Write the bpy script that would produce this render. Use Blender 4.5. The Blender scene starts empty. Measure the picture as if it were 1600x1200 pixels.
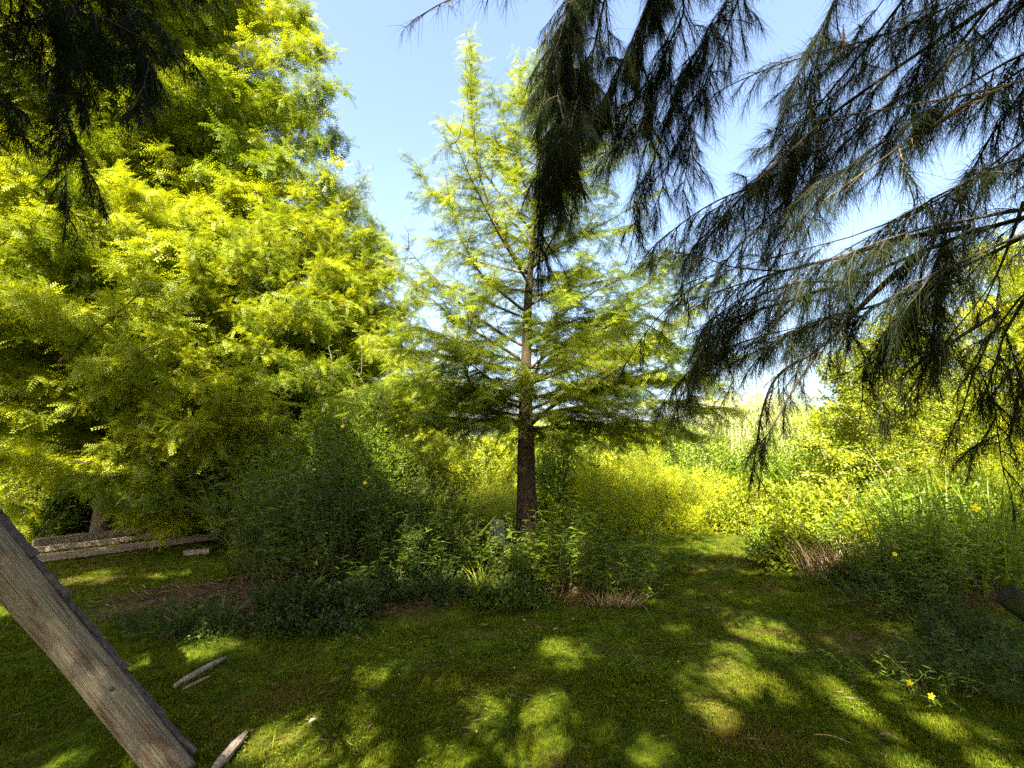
import bpy, math
import numpy as np
from math import radians as R, pi

# ------------------------------------------------------------------ camera, sky, sun, exposure
SC = bpy.context.scene
COL = SC.collection
F, HZ, CH = 733.0, 700.0, 1.6            # focal length and horizon in photo pixels, eye height
PITCH = math.atan((HZ - 600) / F)
cam = bpy.data.objects.new('camera', bpy.data.cameras.new('camera'))
COL.objects.link(cam)
cam.data.sensor_width = 36
cam.data.lens = 36 * F / 1600
cam.data.clip_start = 0.05
cam.data.clip_end = 2000
cam.location = (0, 0, CH)
cam.rotation_euler = (pi / 2 + PITCH, 0, 0)
SC.camera = cam

SUN_EL, SUN_AZ = R(47), R(-168)           # azimuth clockwise from +Y: behind the camera, a little to the left
wd = bpy.data.worlds.new("World"); SC.world = wd
wd.use_nodes = True
wn = wd.node_tree.nodes; wl = wd.node_tree.links
bg = wn['Background']
sky = wn.new('ShaderNodeTexSky'); sky.sky_type = 'NISHITA'; sky.sun_disc = False
sky.sun_elevation = SUN_EL; sky.sun_rotation = SUN_AZ
sky.air_density = 1.0; sky.dust_density = 4.5; sky.ozone_density = 1.0
wl.new(sky.outputs[0], bg.inputs[0]); bg.inputs[1].default_value = 0.08
sl = bpy.data.lights.new('sun', 'SUN'); sl.energy = 5.0; sl.angle = R(0.5); sl.color = (1, 0.93, 0.80)
sun = bpy.data.objects.new('sun', sl); COL.objects.link(sun)
SDIR = np.array([math.sin(SUN_AZ) * math.cos(SUN_EL), math.cos(SUN_AZ) * math.cos(SUN_EL), math.sin(SUN_EL)])
sun.rotation_euler = (pi / 2 - SUN_EL, 0, pi - SUN_AZ)
SC.view_settings.view_transform = 'Standard'; SC.view_settings.look = 'None'
SC.view_settings.gamma = 1; SC.view_settings.use_curve_mapping = False
SC.view_settings.exposure = 2.9
SC.cycles.max_bounces = 8; SC.cycles.diffuse_bounces = 2; SC.cycles.transmission_bounces = 5
SC.cycles.transparent_max_bounces = 4; SC.cycles.caustics_reflective = False
SC.cycles.use_denoising = False

# ------------------------------------------------------------------ helpers
rng = np.random.default_rng(7)
def reseed(s):
    global rng
    rng = np.random.default_rng(s)
def U(a, b, n=None): return rng.uniform(a, b, n)
def V(*a): return np.array(a, float)
def norm(v): return v / np.maximum(np.linalg.norm(v, axis=-1, keepdims=True), 1e-9)

def ray(px, py):
    u, v = (px - 800) / F, (600 - py) / F
    c, s = math.cos(PITCH), math.sin(PITCH)
    return V(u, c - s * v, s + c * v)
def P(px, py, Y):                          # world point at depth Y seen at a place of the photo
    d = ray(px, py); d = d * (Y / d[1])
    return V(d[0], d[1], d[2] + CH)
def hz(x, y):                              # height of the ground
    x = np.asarray(x, float); y = np.asarray(y, float)
    h = 0.018 * np.sin(x * 1.3 + 0.4 * y) + 0.014 * np.sin(y * 1.9 - x * .7) + 0.008 * np.sin(x * 4.1) * np.sin(y * 3.7)
    d = np.sqrt(((x + 1.15) / 2.7) ** 2 + ((y - 5.6 - 0.2 * (x + 1.15)) / 0.9) ** 2)
    h = h + 0.14 * np.clip(1.25 - d, 0, 0.5) * 2
    d2 = np.sqrt(((x - 5.7) / 2.0) ** 2 + ((y - 5.6) / 1.2) ** 2)
    h = h + 0.12 * np.clip(1.2 - d2, 0, 0.5) * 2
    return h
def soilmask(x, y):
    d = np.sqrt(((x + 1.15) / 2.75) ** 2 + ((y - 5.6 - 0.2 * (x + 1.15)) / 0.92) ** 2)
    d2 = np.sqrt(((x - 5.6) / 1.75) ** 2 + ((y - 5.5) / .95) ** 2)
    wob = 0.06 * np.sin(x * 5 + y * 3) + 0.05 * np.sin(x * 11 - y * 7)
    return np.clip(np.maximum(1.12 - d + wob, 1.1 - d2 + wob) * 4, 0, 1)
def G(px, py):
    d = ray(px, py); t = -CH / d[2]
    p = V(d[0] * t, d[1] * t, 0)
    p[2] = float(hz(p[0], p[1])); return p
def onground(x, y): return V(x, y, float(hz(x, y)))

def obj_from(name, v, f, mat, parent=None, tint=None, smooth=False, extra=None):
    """v (N,3), f list of arrays with 3 or 4 columns"""
    v = np.asarray(v, np.float32)
    fs = [np.asarray(a, np.int32) for a in f if len(a)]
    me = bpy.data.meshes.new(name)
    me.vertices.add(len(v)); me.vertices.foreach_set('co', v.ravel())
    nl = sum(a.size for a in fs); npoly = sum(len(a) for a in fs)
    me.loops.add(nl); me.polygons.add(npoly)
    me.loops.foreach_set('vertex_index', np.concatenate([a.ravel() for a in fs]))
    tot = np.concatenate([np.full(len(a), a.shape[1], np.int32) for a in fs])
    st = np.concatenate([[0], np.cumsum(tot)[:-1]]).astype(np.int32)
    me.polygons.foreach_set('loop_start', st)
    me.polygons.foreach_set('use_smooth', np.full(npoly, smooth))
    if tint is not None:
        a = me.attributes.new('tint', 'FLOAT', 'POINT'); a.data.foreach_set('value', np.asarray(tint, np.float32))
    if extra:
        for k, arr in extra.items():
            a = me.attributes.new(k, 'FLOAT', 'POINT'); a.data.foreach_set('value', np.asarray(arr, np.float32))
    me.update(calc_edges=True)
    me.materials.append(mat)
    o = bpy.data.objects.new(name, me); COL.objects.link(o)
    if parent is not None:
        o.parent = parent
        o.location = -V(*parent.location)   # meshes are written in world coordinates
    return o

class Acc:
    """collects geometry for ONE mesh"""
    def __init__(s): s.v = []; s.q = []; s.t = []; s.c = []; s.n = 0
    def add(s, v, q=None, t=None, tint=0.5):
        v = np.asarray(v, float).reshape(-1, 3)
        if q is not None and len(q): s.q.append(np.asarray(q) + s.n)
        if t is not None and len(t): s.t.append(np.asarray(t) + s.n)
        s.v.append(v); s.c.append(np.broadcast_to(np.asarray(tint, float), (len(v),)).copy()); s.n += len(v)
    def inst(s, tpl, pos, fr, sc, tint):
        """tpl=(verts, tris); pos (N,3), fr (N,3,3) rows = local axes, sc (N,)"""
        if len(pos) == 0: return
        tv, tt = tpl
        w = np.einsum('mk,nkj->nmj', tv, fr) * np.asarray(sc)[:, None, None] + pos[:, None, :]
        n, m = len(pos), len(tv)
        t = (tt[None] + (np.arange(n) * m)[:, None, None]).reshape(-1, 3)
        s.add(w.reshape(-1, 3), t=t, tint=np.repeat(tint, m))
    def build(s, name, mat, parent=None, smooth=False):
        if s.n == 0: return None
        f = []
        if s.q: f.append(np.concatenate(s.q))
        if s.t: f.append(np.concatenate(s.t))
        return obj_from(name, np.concatenate(s.v), f, mat, parent, np.concatenate(s.c), smooth)

def tag(o, label=None, cat=None, group=None, kind=None):
    if label: o['label'] = label
    if cat: o['category'] = cat
    if group: o['group'] = group
    if kind: o['kind'] = kind
    return o
def thing(name, label, cat, loc, group=None):
    o = bpy.data.objects.new(name, None); COL.objects.link(o)
    o.location = [float(a) for a in loc]; o.empty_display_size = 0.2
    return tag(o, label, cat, group)

def frames(d, up=None, roll=None):
    d = norm(d)
    if up is None: up = np.tile(V(0, 0, 1), (len(d), 1))
    bad = np.abs((d * norm(up)).sum(1)) > 0.97
    up = np.where(bad[:, None], V(1, 0.1, 0), up)
    y = norm(np.cross(up, d)); z = np.cross(d, y)
    if roll is not None:
        c, s_ = np.cos(roll)[:, None], np.sin(roll)[:, None]
        y, z = y * c + z * s_, z * c - y * s_
    return np.stack([d, y, z], 1)

def tube(acc, pts, rad, sides=6, tint=0.5, rough=0.0, cap=True):
    pts = np.asarray(pts, float); n = len(pts)
    rad = np.broadcast_to(np.asarray(rad, float), (n,))
    tan = norm(np.gradient(pts, axis=0))
    u = norm(np.cross(tan[0], V(0.3, 0.2, 1) if abs(tan[0][2]) < .9 else V(1, 0.2, 0)))
    ring = []
    a = np.arange(sides) * 2 * pi / sides
    for i in range(n):
        u = norm(u - tan[i] * (u @ tan[i])); w = np.cross(tan[i], u)
        r = rad[i] * (1 + (rough * rng.standard_normal(sides) if rough else 0))
        ring.append(pts[i] + (np.cos(a) * r)[:, None] * u + (np.sin(a) * r)[:, None] * w)
    v = np.concatenate(ring)
    i = np.arange(n - 1)[:, None] * sides; j = np.arange(sides)[None]; k = (j + 1) % sides
    q = np.stack([i + j, i + k, i + sides + k, i + sides + j], -1).reshape(-1, 4)
    t = None
    if cap:
        v = np.concatenate([v, pts[:1], pts[-1:]]); c0, c1 = n * sides, n * sides + 1
        jj = np.arange(sides); kk = (jj + 1) % sides
        t = np.concatenate([np.stack([kk, jj, np.full(sides, c0)], 1),
                            np.stack([jj + (n - 1) * sides, kk + (n - 1) * sides, np.full(sides, c1)], 1)])
    acc.add(v, q=q, t=t, tint=tint)

def fibre_tube(name, mat, parent, pts, rad, sides=56, ridge=.03, lump=.03, k1=9, seed=0):
    """a stem whose surface carries coordinates round and along it, with lengthwise ridges"""
    r0 = np.random.default_rng(seed); pts = np.asarray(pts, float); n = len(pts); rad = np.broadcast_to(np.asarray(rad, float), (n,))
    tan = norm(np.gradient(pts, axis=0)); u = norm(np.cross(tan[0], V(.3, .2, 1) if abs(tan[0][2]) < .9 else V(1, .2, 0)))
    L = np.concatenate([[0], np.cumsum(np.linalg.norm(np.diff(pts, axis=0), axis=1))]); a = np.arange(sides) * 2 * pi / sides
    ph = r0.uniform(0, 6, 8); v = []; X = []; Y = []; Z = []
    for i in range(n):
        u = norm(u - tan[i] * (u @ tan[i])); w = np.cross(tan[i], u); l = L[i]
        aa = a + .15 * np.sin(l * 2.1 + ph[0]) + .06 * np.sin(l * 6 + ph[1])
        m = 1 + ridge * (np.abs(np.sin(k1 * aa / 2 + .4 * np.sin(l * 5 + ph[2]))) - .5) + ridge * .6 * np.sin((2 * k1 + 3) * aa + 1.5 * np.sin(l * 7 + ph[3]))
        m = m + lump * np.sin(2 * a + l * 3.1 + ph[4]) + lump * .7 * np.sin(3 * a - l * 4.7 + ph[5]) + lump * .5 * math.sin(l * 8 + ph[6]) + lump * .15 * r0.standard_normal(sides)
        r = rad[i] * m; v.append(pts[i] + (np.cos(a) * r)[:, None] * u + (np.sin(a) * r)[:, None] * w)
        X.append(np.cos(a)); Y.append(np.sin(a)); Z.append(np.full(sides, l))
    v = np.concatenate(v + [pts[:1], pts[-1:]]); X = np.concatenate(X + [[0, 0]]); Y = np.concatenate(Y + [[0, 0]]); Z = np.concatenate(Z + [[0, L[-1]]])
    i = np.arange(n - 1)[:, None] * sides; j = np.arange(sides)[None]; k = (j + 1) % sides
    q = np.stack([i + j, i + k, i + sides + k, i + sides + j], -1).reshape(-1, 4); jj = np.arange(sides); kk = (jj + 1) % sides; c0 = n * sides
    t = np.concatenate([np.stack([kk, jj, np.full(sides, c0)], 1), np.stack([jj + (n - 1) * sides, kk + (n - 1) * sides, np.full(sides, c0 + 1)], 1)])
    return obj_from(name, v, [q, t], mat, parent, None, True, {'ax': X, 'ay': Y, 'al': Z})
def resample(path, step):
    path = np.asarray(path, float)
    d = np.linalg.norm(np.diff(path, axis=0), axis=1); s = np.concatenate([[0], np.cumsum(d)])
    n = max(2, int(s[-1] / step) + 1); q = np.linspace(0, s[-1], n)
    return np.stack([np.interp(q, s, path[:, k]) for k in range(3)], 1)
def smooth_path(path, n=16):
    p = np.asarray(path, float)
    p = resample(p, np.linalg.norm(np.diff(p, axis=0), axis=1).sum() / n)
    for _ in range(2): p[1:-1] = (p[:-2] + 2 * p[1:-1] + p[2:]) / 4
    return p
def wander(start, d, length, n=6, jit=0.12, grav=0.0):
    d = norm(np.asarray(d, float)); p = [np.asarray(start, float)]
    for i in range(n):
        d = norm(d + rng.standard_normal(3) * jit + V(0, 0, grav))
        p.append(p[-1] + d * length / n)
    return np.array(p)

# ------------------------------------------------------------------ leaf templates (local x = along, y = side, z = normal)
def tri_leaf(x0, ang, L, w, side, z=0.0):
    d = V(math.cos(ang), side * math.sin(ang), z); n = V(-d[1], d[0], 0)
    b = V(x0, 0, 0)
    return [b - n * w * .3, b + d * L * .45 + n * w * .5, b + d * L, b + d * L * .45 - n * w * .5]
def feather(n=7, length=0.13, L=0.028, w=0.0065, droop=0.2):
    v = []; t = []
    for i in range(n):
        x = length * (i + .6) / n; l = L * (1 - 0.45 * (i / n))
        for sd in (-1, 1):
            p = tri_leaf(x, 0.95, l, w, sd, z=U(-.25, .1)); k = len(v)
            for a in p: a[2] -= droop * (a[0] / length) ** 2 * length
            v += p; t += [[k, k + 2, k + 1], [k, k + 3, k + 2]]
    k = len(v)
    v += [V(0, -.0015, 0), V(0, .0015, 0), V(length, 0, -droop * length)]; t += [[k, k + 1, k + 2]]
    return np.array(v), np.array(t)
def oval_leaf(w=0.45, fold=0.15):
    xs = [0, .22, .5, .78, 1]; ws = [0.04, .36, .5, .3, 0]
    v = []; t = []
    for x, h in zip(xs, ws):
        v += [V(x, -h * w, fold * h * w * 2 - .12 * x * x), V(x, 0, -.12 * x * x), V(x, h * w, fold * h * w * 2 - .12 * x * x)]
    for i in range(4):
        a = i * 3
        for k in (0, 1): t += [[a + k, a + k + 3, a + k + 4], [a + k, a + k + 4, a + k + 1]]
    return np.array(v), np.array(t)
def quad_leaf(w=0.3):
    v = np.array([[0, 0, 0], [.45, -w / 2, .04], [1, 0, -.1], [.45, w / 2, .04]])
    return v, np.array([[0, 1, 2], [0, 2, 3]])
def blade_tuft(n=5, h=1.0, w=0.09, spread=0.5):
    v = []; t = []
    for i in range(n):
        a = U(0, 2 * pi); l = U(.6, 1.1) * h; s = U(.15, spread); d = V(math.cos(a), math.sin(a), 0); nn = V(-d[1], d[0], 0)
        b = d * U(0, .35) * h + V(*(rng.standard_normal(2) * .2 * h), 0); k = len(v)
        m = b + d * s * l * .35 + V(0, 0, .6 * l); e = b + d * s * l + V(0, 0, l * .9)
        v += [b - nn * w / 2, b + nn * w / 2, m + nn * w * .4, m - nn * w * .4, e]
        t += [[k, k + 1, k + 2], [k, k + 2, k + 3], [k + 3, k + 2, k + 4]]
    return np.array(v), np.array(t)
reseed(3)
FEATHER = feather(7, .14, .034, .009, .2)
FEATHER_BIG = feather(7, 0.19, 0.052, 0.013, 0.25)
FEATHER_FAR = feather(6, 0.27, 0.075, 0.022, 0.2)
OVAL = oval_leaf(); NARROW = oval_leaf(.2, .2); LEAF = quad_leaf(.45); LANCE = quad_leaf(.16)

# ------------------------------------------------------------------ materials
def newmat(name):
    m = bpy.data.materials.new(name); m.use_nodes = True
    n = m.node_tree.nodes; n.clear()
    return m, n, m.node_tree.links
def leafmat(name, a, b, tr=0.45, trcol=None, gloss=0.012, patch=0.0, rough=.5):
    m, n, l = newmat(name)
    at = n.new('ShaderNodeAttribute'); at.attribute_name = 'tint'
    mx = n.new('ShaderNodeMix'); mx.data_type = 'RGBA'
    mx.inputs[6].default_value = (*a, 1); mx.inputs[7].default_value = (*b, 1)
    l.new(at.outputs['Fac'], mx.inputs[0])
    col = mx.outputs[2]
    df = n.new('ShaderNodeBsdfDiffuse'); tl = n.new('ShaderNodeBsdfTranslucent')
    l.new(col, df.inputs[0])
    if trcol:
        m2 = n.new('ShaderNodeMix'); m2.data_type = 'RGBA'; m2.blend_type = 'MULTIPLY'; m2.inputs[0].default_value = 1
        l.new(col, m2.inputs[6]); m2.inputs[7].default_value = (*trcol, 1); l.new(m2.outputs[2], tl.inputs[0])
    else: l.new(col, tl.inputs[0])
    s1 = n.new('ShaderNodeMixShader'); s1.inputs[0].default_value = tr
    l.new(df.outputs[0], s1.inputs[1]); l.new(tl.outputs[0], s1.inputs[2])
    gl = n.new('ShaderNodeBsdfGlossy'); gl.inputs['Roughness'].default_value = rough; gl.inputs[0].default_value = (.9, .95, 1, 1)
    s2 = n.new('ShaderNodeMixShader'); s2.inputs[0].default_value = gloss
    l.new(s1.outputs[0], s2.inputs[1]); l.new(gl.outputs[0], s2.inputs[2])
    o = n.new('ShaderNodeOutputMaterial'); l.new(s2.outputs[0], o.inputs[0])
    return m
def barkmat(name, a, b, scale=(14, 14, 3), bump=0.6, moss=None, rough=.9, c=None):
    m, n, l = newmat(name)
    tc = n.new('ShaderNodeTexCoord'); mp = n.new('ShaderNodeMapping'); mp.inputs['Scale'].default_value = scale
    l.new(tc.outputs['Object'], mp.inputs[0])
    nz = n.new('ShaderNodeTexNoise'); nz.inputs['Scale'].default_value = 1.6; nz.inputs['Detail'].default_value = 8; nz.inputs['Roughness'].default_value = .65
    l.new(mp.outputs[0], nz.inputs[0])
    cr = n.new('ShaderNodeValToRGB'); e = cr.color_ramp.elements
    e[0].position = .32; e[0].color = (*a, 1); e[1].position = .68; e[1].color = (*b, 1)
    l.new(nz.outputs[0], cr.inputs[0]); col = cr.outputs[0]
    if c:
        n2 = n.new('ShaderNodeTexNoise'); n2.inputs['Scale'].default_value = 2.3; n2.inputs['Detail'].default_value = 5
        l.new(tc.outputs['Object'], n2.inputs[0])
        r2 = n.new('ShaderNodeValToRGB'); r2.color_ramp.elements[0].position = .48; r2.color_ramp.elements[1].position = .62
        l.new(n2.outputs[0], r2.inputs[0])
        mx = n.new('ShaderNodeMix'); mx.data_type = 'RGBA'; l.new(r2.outputs[0], mx.inputs[0]); l.new(col, mx.inputs[6]); mx.inputs[7].default_value = (*c, 1)
        col = mx.outputs[2]
    bs = n.new('ShaderNodeBsdfPrincipled'); bs.inputs['Roughness'].default_value = rough
    l.new(col, bs.inputs['Base Color'])
    bp = n.new('ShaderNodeBump'); bp.inputs['Strength'].default_value = bump; bp.inputs['Distance'].default_value = .02
    l.new(nz.outputs[0], bp.inputs['Height']); l.new(bp.outputs[0], bs.inputs['Normal'])
    o = n.new('ShaderNodeOutputMaterial'); l.new(bs.outputs[0], o.inputs[0])
    return m
def fibremat(name, a, b, stain, crack, around=3.0, alongs=1.6, bump=.5, stain_p=(.5, .62), dist=.012):
    """wood or bark with grain running along the stem, stains and dark cracks"""
    m, n, l = newmat(name); cx = n.new('ShaderNodeCombineXYZ')
    for i, k in enumerate(('ax', 'ay', 'al')):
        at = n.new('ShaderNodeAttribute'); at.attribute_name = k; l.new(at.outputs['Fac'], cx.inputs[i])
    def noise(sc, scale, det=8, rough=.65, w=0):
        mp = n.new('ShaderNodeMapping'); mp.inputs['Scale'].default_value = sc; mp.inputs['Location'].default_value = (w, w, w); l.new(cx.outputs[0], mp.inputs[0])
        z = n.new('ShaderNodeTexNoise'); z.inputs['Scale'].default_value = scale; z.inputs['Detail'].default_value = det; z.inputs['Roughness'].default_value = rough
        z.inputs['Distortion'].default_value = .3; l.new(mp.outputs[0], z.inputs[0]); return z
    def ramp(z, p0, p1, c0=(0, 0, 0), c1=(1, 1, 1)):
        r = n.new('ShaderNodeValToRGB'); e = r.color_ramp.elements; e[0].position = p0; e[1].position = p1; e[0].color = (*c0, 1); e[1].color = (*c1, 1); l.new(z.outputs[0], r.inputs[0]); return r
    def mix(f, x, y):
        k = n.new('ShaderNodeMix'); k.data_type = 'RGBA'; l.new(f.outputs[0], k.inputs[0]); l.new(x, k.inputs[6]); k.inputs[7].default_value = (*y, 1); return k.outputs[2]
    grain = noise((around * 2, around * 2, alongs), 3.0)
    fine = noise((14, 14, 14), 2.5, 6, .7, 5)
    c = ramp(grain, .33, .66, a, b).outputs[0]
    c = mix(ramp(noise((1, 1, 2.2), 1.7, 6, .6, 2), *stain_p), c, stain)
    c = mix(ramp(fine, .56, .72), c, tuple(x * .55 for x in a))
    ck = noise((around * 3.2, around * 3.2, .8), 2.6, 3, .5, 9); cr = ramp(ck, .595, .63)
    c = mix(cr, c, crack)
    bs = n.new('ShaderNodeBsdfPrincipled'); bs.inputs['Roughness'].default_value = .9; bs.inputs['Specular IOR Level'].default_value = .15; l.new(c, bs.inputs['Base Color'])
    s1 = n.new('ShaderNodeMath'); s1.operation = 'MULTIPLY_ADD'; l.new(cr.outputs[0], s1.inputs[0]); s1.inputs[1].default_value = -.5; l.new(grain.outputs[0], s1.inputs[2])
    s2 = n.new('ShaderNodeMath'); s2.operation = 'MULTIPLY_ADD'; l.new(fine.outputs[0], s2.inputs[0]); s2.inputs[1].default_value = .35; l.new(s1.outputs[0], s2.inputs[2])
    bp = n.new('ShaderNodeBump'); bp.inputs['Strength'].default_value = bump; bp.inputs['Distance'].default_value = dist; l.new(s2.outputs[0], bp.inputs['Height']); l.new(bp.outputs[0], bs.inputs['Normal'])
    o = n.new('ShaderNodeOutputMaterial'); l.new(bs.outputs[0], o.inputs[0]); return m
def lawn_colour(n, l):
    """green with browner, drier and mossier patches, by position on the ground"""
    g = n.new('ShaderNodeNewGeometry')
    def noise(s, d=4, rough=.55):
        z = n.new('ShaderNodeTexNoise'); z.inputs['Scale'].default_value = s; z.inputs['Detail'].default_value = d
        z.inputs['Roughness'].default_value = rough; l.new(g.outputs['Position'], z.inputs[0]); return z
    def ramp(src, p0, p1, c0, c1):
        r = n.new('ShaderNodeValToRGB'); r.color_ramp.elements[0].position = p0; r.color_ramp.elements[1].position = p1
        r.color_ramp.elements[0].color = (*c0, 1); r.color_ramp.elements[1].color = (*c1, 1); l.new(src.outputs[0], r.inputs[0]); return r
    def mix(fac, a, b):
        m = n.new('ShaderNodeMix'); m.data_type = 'RGBA'; l.new(fac, m.inputs[0])
        for k, s in ((6, a), (7, b)):
            if isinstance(s, tuple): m.inputs[k].default_value = (*s, 1)
            else: l.new(s, m.inputs[k])
        return m.outputs[2]
    base = ramp(noise(5, 6), .35, .7, (.026, .048, .003), (.082, .108, .005)).outputs[0]
    dry = ramp(noise(1.1, 5, .6), .52, .68, (0, 0, 0), (1, 1, 1)).outputs[0]
    return base, dry, mix, noise, ramp, g
def lawn_mats():
    m, n, l = newmat('grass_blades')
    base, dry, mix, noise, ramp, g = lawn_colour(n, l)
    at = n.new('ShaderNodeAttribute'); at.attribute_name = 'tint'
    c = mix(dry, base, (.105, .075, .02))
    c = mix(at.outputs['Fac'], c, (.16, .165, .012))
    df = n.new('ShaderNodeBsdfDiffuse'); tl = n.new('ShaderNodeBsdfTranslucent'); l.new(c, df.inputs[0]); l.new(c, tl.inputs[0])
    s = n.new('ShaderNodeMixShader'); s.inputs[0].default_value = .35; l.new(df.outputs[0], s.inputs[1]); l.new(tl.outputs[0], s.inputs[2])
    o = n.new('ShaderNodeOutputMaterial'); l.new(s.outputs[0], o.inputs[0])
    m2, n, l = newmat('lawn_ground')
    base, dry, mix, noise, ramp, g = lawn_colour(n, l)
    c = mix(dry, base, (.08, .055, .018))
    at = n.new('ShaderNodeAttribute'); at.attribute_name = 'soil'
    soil = ramp(noise(14, 8, .7), .3, .7, (.035, .022, .011), (.12, .078, .036)).outputs[0]
    c = mix(at.outputs['Fac'], c, soil)
    bs = n.new('ShaderNodeBsdfPrincipled'); bs.inputs['Roughness'].default_value = 1; bs.inputs['Specular IOR Level'].default_value = .05
    l.new(c, bs.inputs['Base Color'])
    nn = noise(60, 8, .7); bp = n.new('ShaderNodeBump'); bp.inputs['Strength'].default_value = .8; bp.inputs['Distance'].default_value = .02
    l.new(nn.outputs[0], bp.inputs['Height']); l.new(bp.outputs[0], bs.inputs['Normal'])
    o = n.new('ShaderNodeOutputMaterial'); l.new(bs.outputs[0], o.inputs[0])
    return m, m2
M_GRASS, M_GROUND = lawn_mats()
M_LOG = fibremat('barkless_log_wood', (.12, .095, .056), (.27, .22, .135), (.12, .074, .040), (.05, .036, .022), bump=.5)
M_MOSS = fibremat('mossy_wood_fibre', (.022, .018, .010), (.06, .05, .024), (.03, .045, .008), (.008, .006, .004), bump=1.0, stain_p=(.4, .5))
M_TRUNK = fibremat('fibrous_bark', (.034, .023, .015), (.110, .078, .050), (.085, .07, .045), (.012, .008, .006), 3.5, 1.8, 1.0, (.55, .68), .02)
M = dict(
    cyc=leafmat('young_cypress_leaf', (.055, .100, .005), (.27, .31, .010), .45, (1.1, 1.1, .6)),
    cyp=leafmat('cypress_leaf', (.11, .16, .008), (.31, .34, .012), .45, (1.15, 1.1, .6)),
    cypd=leafmat('cypress_leaf_green', (.055, .095, .014), (.16, .19, .016), .45),
    pale=leafmat('pale_leaf', (.20, .25, .035), (.38, .42, .10), .4),
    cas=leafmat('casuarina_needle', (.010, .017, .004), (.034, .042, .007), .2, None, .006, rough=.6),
    casdry=leafmat('dry_casuarina_needle', (.32, .19, .06), (.5, .32, .12), .3),
    shrub=leafmat('shrub_leaf', (.018, .042, .003), (.092, .140, .006), .4, None, .015),
    ivy=leafmat('dark_leaf', (.014, .030, .003), (.05, .078, .006), .3, None, .015),
    mid=leafmat('mid_leaf', (.05, .10, .005), (.20, .27, .008), .45, None, .015),
    gold=leafmat('golden_leaf', (.17, .23, .005), (.46, .46, .010), .45),
    yell=leafmat('yellow_green_leaf', (.11, .165, .005), (.38, .40, .012), .5, None, .015),
    reed=leafmat('reed_blade', (.05, .09, .014), (.14, .17, .03), .35, None, .015),
    brightreed=leafmat('bright_blade', (.28, .34, .02), (.50, .50, .05), .45),  # blade colour raised in place of missing sunlight
    dry=leafmat('dry_stem', (.16, .10, .045), (.38, .27, .13), .2),
    litter=leafmat('litter', (.045, .028, .014), (.17, .11, .05), .1),
    petal=leafmat('yellow_petal', (.80, .64, .008), (.90, .76, .015), .35),
    bark=barkmat('cypress_bark', (.035, .024, .016), (.13, .092, .058)),
    palebark=barkmat('pale_bark', (.28, .23, .16), (.5, .44, .34), (10, 10, 6), .2),
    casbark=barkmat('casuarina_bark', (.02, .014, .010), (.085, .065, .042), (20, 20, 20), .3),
    sunlitbark=barkmat('sunlit_tint_bark', (.10, .07, .035), (.26, .19, .10), (20, 20, 20), .2),  # lighter copy of casuarina bark, sunlight put into the colour
    log=barkmat('barkless_log', (.10, .092, .062), (.20, .185, .13), (30, 30, 5), .3, c=(.12, .085, .055), rough=.75),
    oldbark=barkmat('old_bark_strip', (.022, .016, .016), (.085, .062, .060), (30, 30, 8), .6),
    beam=barkmat('weathered_beam', (.09, .066, .046), (.29, .225, .165), (3, 30, 30), .4),
    moss=barkmat('mossy_wood', (.018, .02, .008), (.06, .075, .015), (12, 12, 12), .7),
    stem=leafmat('green_stem', (.06, .075, .02), (.14, .13, .04), .1),
    core=leafmat('inner_twig', (.05, .035, .02), (.12, .09, .05), .05),
)

# ------------------------------------------------------------------ plant builders
def tints(n, base=None, spread=.25):
    if base is None: return rng.beta(1.6, 1.8, n)
    return np.clip(base + rng.standard_normal(n) * spread, 0, 1)

def along(path, step, ang, jit=.25, droop=.15, both=True, start=0.0):
    """points and directions of sprays leaving a twig on both sides"""
    p = resample(path, step); k0 = int(start * len(p)); tan = norm(np.gradient(p, axis=0))
    p, tan = p[k0:], tan[k0:]
    if both: p = np.repeat(p, 2, 0); tan = np.repeat(tan, 2, 0)
    n = len(p); sd = np.where(np.arange(n) % 2, 1., -1.)[:, None]
    side = norm(np.cross(tan, V(0, 0, 1)) + 1e-6)
    d = tan * math.cos(ang) + side * sd * math.sin(ang) + rng.standard_normal((n, 3)) * jit + V(0, 0, -droop)
    return p, norm(d)

def cypress_limb(wood, pos, dirs, tw, path, r0, dens=1.0, sec=.42, step=.17, fstep=.055, start=.18, minor=0.25):
    """wood tubes for a limb with its side shoots; spray positions are collected in pos/dirs"""
    path = smooth_path(path, 12); L = np.linalg.norm(np.diff(path, axis=0), axis=1).sum()
    tube(wood, path, np.linspace(r0, r0 * .12, len(path)) , 6)
    q = resample(path, step); tan = norm(np.gradient(q, axis=0)); n = len(q)
    base = rng.beta(2, 2)
    for i in range(int(n * start), n):
        t = i / n
        for sd in (-1, 1):
            if U(0, 1) > dens: continue
            side = norm(np.cross(tan[i], V(0, 0, 1)) + 1e-6)
            l = (sec * L * (1 - t) ** .8 + minor) * U(.6, 1.2)
            d = tan[i] * U(.35, .9) + side * sd * U(.6, 1.1) + V(0, 0, U(-.45, .4))
            sp = wander(q[i], d, l, 5, .16, -.04)
            tube(wood, sp, np.linspace(r0 * .22 + .002, .0015, 6), 3, cap=False)
            a, b = along(sp, fstep, .9, .3, .12, start=.05)
            pos.append(a); dirs.append(b); tw.append(np.clip(np.full(len(a), base + U(-.3, .3)) + rng.standard_normal(len(a)) * .15, 0, 1))
    a, b = along(path, fstep * 1.3, .9, .3, .12, start=start)
    pos.append(a); dirs.append(b); tw.append(tints(len(a), base))
    e = path[-1:]; pos.append(np.repeat(e, 3, 0)); dirs.append(norm(tan[-1:] + rng.standard_normal((3, 3)) * .3)); tw.append(tints(3, base))

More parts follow.
